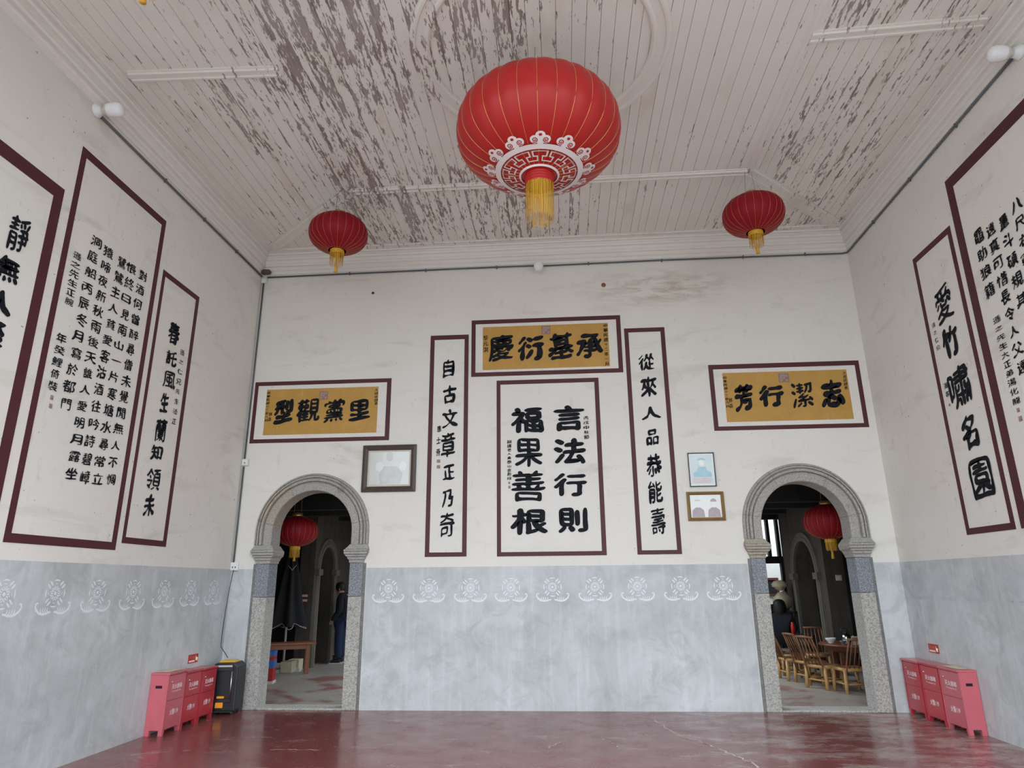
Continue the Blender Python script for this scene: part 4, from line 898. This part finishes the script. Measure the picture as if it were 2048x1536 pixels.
def hand(parent, wrist, d, up, s_):
    """palm with four fingers and a thumb hanging from the wrist"""
    d = Vector(d).normalized(); sd = Vector(up).cross(d).normalized() * s_; n_ = d.cross(sd)
    J = {'w': (*wrist, .024, .018), 'p': (*(Vector(wrist) + d * .08), .036, .016)}; K = [('w', 'p')]
    for i, l in enumerate((.070, .080, .076, .060)):
        a = Vector(wrist) + d * .085 + sd * (.027 - .018 * i); m_ = a + d * l * .55 + n_ * .006; t = m_ + d * l * .42 + n_ * .016
        J['a%d' % i] = (*a, .0095, .0095); J['b%d' % i] = (*m_, .0085, .0085); J['c%d' % i] = (*t, .007, .007); K += [('p', 'a%d' % i), ('a%d' % i, 'b%d' % i), ('b%d' % i, 'c%d' % i)]
    a = Vector(wrist) + d * .03 + sd * .032; t = a + d * .045 + sd * .02; J['t'] = (*a, .012, .012); J['u'] = (*t, .010, .010); K += [('w', 't'), ('t', 'u')]
    return person_body('hand', J, K, 'skin', parent, 1)
# standing person, half hidden by the right pier of the left doorway, facing left
pe = tag(empty('person', (-4.70, 5.30, 0), 0), 'person standing in dark jacket, blue jeans and dark trainers beyond left doorway', 'person')
J = {'hip': (0, 0, .90, .15, .125), 'spine': (.0, 0, 1.10, .15, .12), 'chest': (.01, 0, 1.27, .165, .125), 'neck': (-.02, 0, 1.36, .055, .055), 'head0': (-.07, 0, 1.40, .07, .075), 'head1': (-.09, 0, 1.47, .082, .095), 'head2': (-.075, 0, 1.55, .065, .07)}
K = [('hip', 'spine'), ('spine', 'chest'), ('chest', 'neck'), ('neck', 'head0'), ('head0', 'head1'), ('head1', 'head2')]
for s_, n_ in ((-1, 'a'), (1, 'b')):
    J.update({'th' + n_: (-.01, s_ * .10, .80, .085, .09), 'kn' + n_: (-.02, s_ * .10, .47, .062, .062), 'an' + n_: (.0, s_ * .10, .09, .042, .045), 'sh' + n_: (.01, s_ * .19, 1.34, .062, .06), 'el' + n_: (.03, s_ * .25, 1.06, .045, .045), 'wr' + n_: (-.10, s_ * .235, .90, .033, .03)})
    K += [('hip', 'th' + n_), ('th' + n_, 'kn' + n_), ('kn' + n_, 'an' + n_), ('chest', 'sh' + n_), ('sh' + n_, 'el' + n_), ('el' + n_, 'wr' + n_)]
B_ = {k_: (v[0], v[1], v[2], v[3] * (.5 if k_ in ('hip', 'spine') else 1 if k_[0] == 'h' else .78), v[4] * (.5 if k_ in ('hip', 'spine') else 1 if k_[0] == 'h' else .78)) for k_, v in J.items()}
person_body('body', B_, K, 'skin', pe)
JJ = {k_: (v[0] - (.05 if k_[:2] == 'wr' else 0), v[1], v[2] - (.06 if k_[:2] == 'wr' else 0), v[3] + .018, v[4] + .018) for k_, v in J.items()}
def sub(keys): return {k_: JJ[k_] for k_ in keys}
person_body('jacket', {**sub(['spine', 'hip', 'chest', 'sha', 'ela', 'wra', 'shb', 'elb', 'wrb']), 'nk': (-.015, 0, 1.36, .078, .078), 'hem': (0, 0, .78, .18, .155)}, [('spine', 'hip'), ('hip', 'hem'), ('spine', 'chest'), ('chest', 'nk'), ('chest', 'sha'), ('sha', 'ela'), ('ela', 'wra'), ('chest', 'shb'), ('shb', 'elb'), ('elb', 'wrb')], 'navy_cloth', pe)
person_body('jeans', {'hp': (0, 0, .86, .14, .12), **{k_: (v[0], v[1], v[2], v[3] + (.02 if k_[0] == 'a' else .005), v[4] + (.02 if k_[0] == 'a' else .005)) for k_, v in sub(['tha', 'kna', 'ana', 'thb', 'knb', 'anb']).items()}}, [('hp', 'tha'), ('tha', 'kna'), ('kna', 'ana'), ('hp', 'thb'), ('thb', 'knb'), ('knb', 'anb')], 'denim', pe)
for s_ in (-1, 1):
    sh = person_body('shoe', {'h': (.05, s_ * .10, .055, .040, .042), 'm': (-.06, s_ * .10, .052, .042, .038), 't': (-.17, s_ * .10, .042, .038, .026)}, [('h', 'm'), ('m', 't')], 'shoe_dark', pe)
    MB().prism([(-.195, 0), (.08, 0), (.085, .022), (-.19, .02)], s_ * .10 - .032, s_ * .10 + .032).build('sole', 'shoe_sole', sh)
    hand(pe, (-.10, s_ * .235, .90), (-.5, 0, -.86), (0, s_, 0), s_)
hp = MB().lathe([(.0, .125), (.05, .118), (.088, .085), (.10, .035), (.10, -.02), (.085, -.06)], 18, Matrix.Translation((-.065, 0, 1.495)) @ Matrix.Rotation(-.25, 4, 'Y') @ Matrix.Diagonal((1.05, .9, 1, 1))).build('hair', 'black_hair', pe)
MB().lathe([(0, -.012), (.010, -.008), (.014, .01), (.006, .028), (0, .03)], 8, Matrix.Translation((-.19, 0, 1.44))).build('nose', 'skin', pe)
for s_ in (-1, 1):
    MB().lathe([(0, -.009), (.009, 0), (0, .009)], 8, Matrix.Translation((-.17, s_ * .034, 1.465))).build('eye', 'black_hair', pe); MB().lathe([(0, -.03), (.012, -.01), (.014, .012), (0, .03)], 8, Matrix.Translation((-.07, s_ * .088, 1.46))).build('ear', 'skin', pe)
MB().cbox((-.165, 0, 1.40), (.012, .042, .008)).build('mouth', 'sign_red_text', pe)

# folded parasol
ux, uy = -5.36, 3.98
pa = tag(empty('folded_parasol', (ux, uy, 0)), 'closed black parasol on a white cross base beyond the left doorway', 'parasol')
MB().tube([(0, 0, .06), (0, 0, 2.45)], .022, 12).build('pole', 'pole_white', pa)
def fold(k_): return 1 + .30 * math.cos(k_ * 2 * PI * 6 / 48)
cn = MB().lathe([(.02, 2.40), (.08, 2.1), (.14, 1.75), (.20, 1.35), (.26, 1.05), (.31, .86), (.29, .80)], 48, rmod=fold).build('canopy', 'black_canvas', pa)
pts = [(.303 * fold(k_) * math.cos(2 * PI * k_ / 48), .303 * fold(k_) * math.sin(2 * PI * k_ / 48), .81 + .05 * math.cos(k_ * 2 * PI * 6 / 48 + PI)) for k_ in range(49)]
MB().tube(pts, .006, 5).build('hem_piping', 'canvas_piping', cn)
for a in (.5, 2.2): MB().tube([(.13 * math.cos(a - 1.9), .13 * math.sin(a - 1.9) - .1, 1.93), (.16 * math.cos(a - 1.3), -.20, 1.83)], .005, 5).build('strap', 'canvas_piping', cn)
bs = MB(); bs.box((-.30, -.05, 0), (.34, .05, .06)); bs.box((-.05, -.30, 0), (.05, .34, .06)); bs.build('cross_base', 'base_white', pa)
for x, y in ((-.17, -.17), (.17, -.17), (-.17, .17), (.17, .17)): MB().box((x - .11, y - .11, .0), (x + .11, y + .11, .20 if x > 0 else .12)).build('weight_block', 'cream_block', pa, .01)
# low bench
be = tag(empty('wooden_bench', (-5.22, 3.55, 0), .42), 'reddish wooden bench in front of the folded parasol', 'bench')
MB().box((-.58, -.17, .50), (.58, .17, .545)).build('seat_board', 'bench_wood', be, .008)
for x in (-.48, .44):
    for y in (-.12, .12): MB().box((x - .035, y - .03, 0), (x + .035, y + .03, .50)).build('leg', 'bench_wood', be, .004)
MB().box((-.45, -.145, .43), (.41, -.12, .50)).build('apron', 'bench_wood', be); MB().box((-.45, .12, .43), (.41, .145, .50)).build('apron', 'bench_wood', be)
# red and blue packing crate at the left edge of the doorway
ce = tag(empty('drink_carton', (-5.02, 2.42, 0), .2), 'red and blue carton peeping past the left pier of the left doorway', 'carton')
MB().box((-.14, -.12, .04), (.14, .12, .42)).build('carton_body', 'crate_red', ce, .006); MB().box((-.142, -.122, .24), (.142, .122, .36)).build('blue_band', 'crate_blue', ce); MB().box((-.15, -.13, 0), (.15, .13, .04)).build('white_tray', 'base_white', ce); MB().box((-.14, -.12, .42), (.14, .12, .50)).build('blue_lid', 'crate_blue', ce, .004)
# broken wooden stool frame leaning near the arch
st = tag(empty('old_stool', (-4.93, 5.85, 0), .15), 'old upturned wooden stool frame beside the standing person', 'stool')
for x in (-.10, .10):
    for y in (-.12, .12): MB().box((x - .022, y - .022, 0), (x + .022, y + .022, .62)).build('leg', 'old_timber', st)
MB().box((-.13, -.15, .12), (.13, .15, .16)).build('seat', 'old_timber', st); MB().box((-.12, -.135, .48), (.12, -.11, .52)).build('rail', 'old_timber', st); MB().box((-.12, .11, .48), (.12, .135, .52)).build('rail', 'old_timber', st)
MB().tube([(.10, -.13, .18), (.22, -.14, .50)], .018, 6).build('brace', 'old_timber', st)
# red notice with white letters on the passage corner
ns = tag(empty('red_notice', (-5.20, 4.415, 1.19), 0), 'small dark red notice on the brick corner beyond the left doorway', 'notice')
MB().box((-.08, -.012, 0), (.08, 0, .22)).build('board', 'maroon_paint', ns)
for z in (.05, .14): MB().box((-.055, -.015, z), (.055, -.011, z + .045)).build('white_text', 'print_pink', ns)
# pale pillar strip and maroon pillar beyond the right doorway
mp_ = tag(empty('maroon_pillar', (5.02, 6.55, 0)), 'maroon painted pillar beyond the right doorway', 'pillar'); MB().box((-.10, -.10, 0), (.10, .10, 2.05)).build('shaft', 'maroon_paint', mp_, .01); MB().box((-.13, -.13, 0), (.13, .13, .12)).build('plinth', 'light_granite', mp_); MB().box((-.12, -.12, 2.05), (.12, .12, 3.34)).build('upper_post', 'dark_timber', mp_)
wallsw = tag(empty('wall_switch', (5.02, 3.925, 1.60)), 'small pale light switch on the dark partition beyond the right doorway', 'switch'); MB().box((-.05, -.012, -.05), (.05, .02, .05)).build('plate', 'print_pink', wallsw); MB().box((-.018, -.018, -.025), (.018, -.01, .025)).build('rocker', 'white_plastic', wallsw)
pf_ = tag(empty('framed_picture', (5.66, 10.395, 1.16)), 'dark red framed picture seen through the far lower window', 'picture')
for a, b in (((-.19, -.03, .0), (.19, 0, .06)), ((-.19, -.03, .42), (.19, 0, .48)), ((-.19, -.03, .06), (-.13, 0, .42)), ((.13, -.03, .06), (.19, 0, .42))): MB().box(a, b).build('frame_rail', 'maroon_paint', pf_)
MB().box((-.13, -.01, .06), (.13, 0, .42)).build('picture_sheet', 'black_canvas', pf_)

# bamboo chairs round a low tea table
def bamboo_chair():
    e = empty('bamboo_chair'); w2, d2, sh = .17, .165, .315
    for sx in (-1, 1):
        for sy in (-1, 1): MB().tube([(sx * (w2 + .015), sy * (d2 + .015), 0), (sx * (w2 + .012), sy * (d2 + .012), .10), (sx * w2, sy * d2, sh)], [.027, .0255, .026], 8).build('leg', 'bamboo_cane', e)
    for a, b in (((-w2, -d2), (w2, -d2)), ((w2, -d2), (w2, d2)), ((w2, d2), (-w2, d2)), ((-w2, d2), (-w2, -d2))):
        MB().tube([(*a, sh), (*b, sh)], .026, 8).build('seat_rail', 'bamboo_cane', e); MB().tube([(*a, .125), (*b, .125)], .014, 6).build('stretcher', 'bamboo_cane', e)
    for i in range(5): MB().box((-w2 + .01 + i * .066, -d2, sh + .016), (-w2 + .066 + i * .066, d2, sh + .026)).build('seat_slat', 'bamboo_dark', e)
    for sx in (-1, 1): MB().tube([(sx * (w2 - .01), -d2 + .02, .13), (sx * (w2 - .012), -d2 - .03, sh + .02), (sx * (w2 - .02), -d2 - .10, .56), (sx * (w2 - .035), -d2 - .17, .73)], .013, 7).build('back_post', 'bamboo_dark', e)
    for i in range(4):
        x = -.10 + .0667 * i; MB().tube([(x * 1.05, -d2 - .005, sh + .02), (x * .95, -d2 - .10, .56), (x * .9, -d2 - .165, .72)], .010, 6).build('back_slat', 'bamboo_dark', e)
    MB().tube([(-w2 + .01, -d2 - .165, .735), (0, -d2 - .185, .742), (w2 - .01, -d2 - .165, .735)], .018, 7).build('top_rail', 'bamboo_dark', e)
    return e
ch0 = bamboo_chair()
spots = [(4.12, 1.60, 0.12, 'nearest bamboo chair beside the right pier of the right doorway'), (3.87, 1.98, -1.05, 'bamboo chair leaning left, second from the right pier'), (3.86, 2.50, -1.30, 'bamboo chair in the middle of the tea table group'),
         (3.72, 2.92, -1.50, 'bamboo chair partly hidden by the left pier of the right doorway'), (3.88, 3.55, -1.65, 'farthest left bamboo chair with legs in shadow'), (4.36, 3.62, PI - .25, 'bamboo chair on the far side of the tea table')]
for i, (x, y, a, lab) in enumerate(spots):
    o = ch0 if i == 0 else copy_tree(ch0); o.location = (x, y, 0); o.rotation_euler = (0, 0, a); tag(o, lab, 'chair', 'bamboo chairs round the tea table')
te = tag(empty('tea_table', (4.62, 2.62, 0)), 'low round dark wooden tea table among bamboo chairs', 'table')
MB().lathe([(0, .585), (.52, .585), (.535, .57), (.53, .55), (.48, .545), (0, .545)], 40).build('table_top', 'table_wood', te)
MB().lathe([(.44, .545), (.44, .47), (.42, .47), (.42, .545)], 32).build('apron', 'table_wood', te)
for a in (.6, 2.2, 3.8, 5.3): MB().box((math.cos(a) * .38 - .03, math.sin(a) * .38 - .03, 0), (math.cos(a) * .38 + .03, math.sin(a) * .38 + .03, .50)).build('leg', 'table_wood', te)
ke = tag(empty('kettle', (4.56, 2.75, .587)), 'shiny metal kettle standing on the tea table', 'kettle')
MB().lathe([(0, 0), (.06, 0), (.075, .02), (.072, .08), (.05, .125), (.03, .13), (0, .132)], 20).build('body', 'chrome', ke); MB().lathe([(.03, .13), (.012, .14), (.014, .155), (0, .16)], 12).build('lid', 'black_plastic', ke)
MB().tube([(.06, 0, .06), (.11, 0, .09), (.12, 0, .13)], [.014, .010, .008], 8).build('spout', 'chrome', ke); MB().tube([(-.05, 0, .12), (-.09, 0, .15), (-.06, 0, .21), (.02, 0, .21), (.04, 0, .14)], .008, 6).build('handle', 'black_plastic', ke)
def bowl(label, x, y, r, h, mat):
    e = tag(empty('tea_bowl', (x, y, .587)), label, 'bowl', 'bowls on the tea table'); MB().lathe([(0, 0), (r * .45, 0), (r * .5, .01), (r * .85, h * .6), (r, h), (r * .94, h), (r * .78, h * .6), (0, .014)], 20).build('body', mat, e); MB().lathe([(r * .42, -.001), (r * .42, .008), (r * .48, .008), (r * .48, -.001)], 16).build('foot_ring', mat, e)
bowl('wide pale glass bowl on the tea table rim', 4.26, 2.62, .085, .075, 'porcelain'); bowl('small white tea cup in front of the kettle', 4.46, 2.52, .045, .05, 'porcelain'); bowl('dark glass cup near the table edge', 4.36, 2.38, .05, .05, 'dark_glass')
nb = tag(empty('note_card', (4.47, 2.20, .587), .3), 'upright pale card leaning on the tea table edge', 'card'); MB().prism([(-.055, 0), (.055, 0), (.06, .13), (-.05, .13)], -.004, .004).build('card', 'paper_yellow', nb); MB().box((-.05, .0, 0), (.05, .06, .012)).build('stand', 'black_plastic', nb)
# seated person in black with back to the camera
se = tag(empty('person', (4.22, 5.05, 0), -.5), 'person in black seated with back turned beyond right doorway', 'person')
J = {'hip': (0, 0, .42, .17, .14), 'spine': (0, -.02, .62, .165, .13), 'chest': (0, 0, .82, .18, .13), 'neck': (0, .03, .95, .06, .06), 'h0': (0, .05, 1.00, .075, .08), 'h1': (0, .06, 1.07, .085, .095), 'h2': (0, .05, 1.14, .065, .07)}
K = [('hip', 'spine'), ('spine', 'chest'), ('chest', 'neck'), ('neck', 'h0'), ('h0', 'h1'), ('h1', 'h2')]
for s_, n_ in ((-1, 'a'), (1, 'b')):
    J.update({'th' + n_: (s_ * .10, .10, .42, .09, .085), 'kn' + n_: (s_ * .12, .42, .44, .065, .065), 'an' + n_: (s_ * .12, .44, .08, .045, .045), 'to' + n_: (s_ * .12, .58, .035, .04, .03), 'sh' + n_: (s_ * .20, .0, .88, .065, .06), 'el' + n_: (s_ * .25, .08, .64, .05, .05), 'wr' + n_: (s_ * .16, .28, .60, .034, .03)})
    K += [('hip', 'th' + n_), ('th' + n_, 'kn' + n_), ('kn' + n_, 'an' + n_), ('an' + n_, 'to' + n_), ('chest', 'sh' + n_), ('sh' + n_, 'el' + n_), ('el' + n_, 'wr' + n_)]
person_body('body', J, K, 'navy_cloth', se)
MB().lathe([(0, .13), (.06, .12), (.105, .08), (.122, .02), (.124, -.05), (.12, -.12), (.09, -.18)], 18, Matrix.Translation((0, .035, 1.08))).build('hair', 'black_hair', se)
for s_ in (-1, 1): hand(se, (s_ * .16, .28, .60), (0, 1, -.25), (s_, 0, 0), s_)
MB().lathe([(0, -.055), (.055, -.03), (.062, .01), (.04, .05), (0, .06)], 12, Matrix.Translation((0, .115, 1.06))).build('face', 'skin', se)
sto = tag(empty('low_stool', (4.22, 5.05, 0), -.5), 'dark low stool under the seated person', 'stool')
MB().box((-.16, -.14, .25), (.16, .14, .285)).build('seat', 'old_timber', sto)
for x in (-.13, .13):
    for y in (-.11, .11): MB().box((x - .018, y - .018, 0), (x + .018, y + .018, .25)).build('leg', 'old_timber', sto)
# side cabinet with bags and a red flask behind the chairs
sc_ = tag(empty('side_cabinet', (4.36, 4.32, 0)), 'dark low side table behind the bamboo chairs', 'table'); MB().box((-.20, -.16, .57), (.20, .16, .60)).build('top', 'dark_timber', sc_)
for x in (-.17, .17):
    for y in (-.13, .13): MB().box((x - .02, y - .02, 0), (x + .02, y + .02, .57)).build('leg', 'dark_timber', sc_)
fl = tag(empty('red_flask', (4.20, 4.28, .601)), 'tall bright red flask on the dark side table', 'bottle'); MB().lathe([(0, 0), (.033, 0), (.035, .16), (.024, .18), (.024, .19), (0, .19)], 16).build('body', 'red_thermos', fl); MB().lathe([(.025, .19), (.025, .215), (0, .217)], 12).build('cap', 'red_thermos', fl)
def bag(label, x, y, z, sx, sy, sz, seed):
    vs = []; n_ = 16; m_ = 9
    for i in range(m_):
        t = PI * (i + .3) / m_
        for k_ in range(n_):
            a = 2 * PI * k_ / n_; p = (math.sin(t) * math.cos(a), math.sin(t) * math.sin(a), math.cos(t)); q_ = 1 + .35 * noise.noise((p[0] * 2 + seed, p[1] * 2, p[2] * 2)) + .12 * noise.noise((p[0] * 6, p[1] * 6 + seed, p[2] * 6)); vs.append((p[0] * sx * q_, p[1] * sy * q_, p[2] * sz * q_))
    zmin = min(v[2] for v in vs); vs = [(v[0], v[1], v[2] - zmin) for v in vs]
    o = MB().add(vs, [(i * n_ + k_, i * n_ + (k_ + 1) % n_, (i + 1) * n_ + (k_ + 1) % n_, (i + 1) * n_ + k_) for i in range(m_ - 1) for k_ in range(n_)] + [tuple(range(n_)), tuple(range((m_ - 1) * n_, m_ * n_))[::-1]], True).build('plastic_bag', 'plastic_bag')
    o.location = (x, y, z); tag(o, label, 'bag', 'cream plastic bags')
cb = tag(empty('storage_rack', (4.52, 5.85, 0)), 'dark storage rack carrying cream plastic bags', 'rack')
for z in (.45, .92): MB().box((-.28, -.18, z), (.24, .18, z + .03)).build('shelf', 'dark_timber', cb)
for x in (-.26, .22):
    for y in (-.16, .16): MB().box((x - .02, y - .02, 0), (x + .02, y + .02, .95)).build('post', 'dark_timber', cb)
bag('larger cream plastic bag behind the seated person', 4.53, 5.85, .951, .20, .15, .17, 3.1); bag('smaller cream plastic bag resting above the larger one', 4.53, 5.87, 1.352, .15, .12, .10, 7.7)

# small marks on the back wall
for u, v, r, mt in ((1207, 570, .035, 'bench_wood'), (746, 586, .022, 'mud_nest')):
    p = on(1, 0, u, v); m = MB().lathe([(0, .02), (r * .6, .018), (r, .004), (r, 0)], 14, Matrix.Rotation(PI / 2, 4, 'X')); o = m.build('plug', mt, wb); o.location = (p.x, 0, p.z)

# pale cracks and a scraped joint in the floor paint
plain('crack_filler', (.55, .48, .44), .8, var=.2, scale=30)
def crack(px_pts, wd):
    pts = [on(2, 0, *p) for p in px_pts]; q_ = []
    for a, b in zip(pts, pts[1:]):
        for i in range(5):
            t = i / 5; p = a.lerp(b, t); q_.append((p.x + random.uniform(-.02, .02), p.y + random.uniform(-.02, .02)))
    q_.append((pts[-1].x, pts[-1].y)); vs = []
    for i, p in enumerate(q_):
        a, b = q_[max(i - 1, 0)], q_[min(i + 1, len(q_) - 1)]; l = math.hypot(b[0] - a[0], b[1] - a[1]) or 1; w_ = wd * random.uniform(.25, 1.3) / 2
        nx, ny = -(b[1] - a[1]) / l * w_, (b[0] - a[0]) / l * w_; vs += [(p[0] + nx, p[1] + ny, .0012), (p[0] - nx, p[1] - ny, .0012)]
    MB().add(vs, [(2 * i, 2 * i + 1, 2 * i + 3, 2 * i + 2) for i in range(len(q_) - 1)]).build('crack', 'crack_filler', fl0)
crack([(1310, 1440), (1348, 1466), (1375, 1478), (1400, 1483), (1445, 1500), (1470, 1512), (1500, 1524), (1516, 1536)], .022)
crack([(1346, 1468), (1385, 1482), (1420, 1490)], .012); crack([(1205, 1478), (1232, 1489), (1242, 1500)], .012); crack([(1095, 1496), (1128, 1483)], .016); crack([(545, 1500), (590, 1499), (640, 1500)], .012)
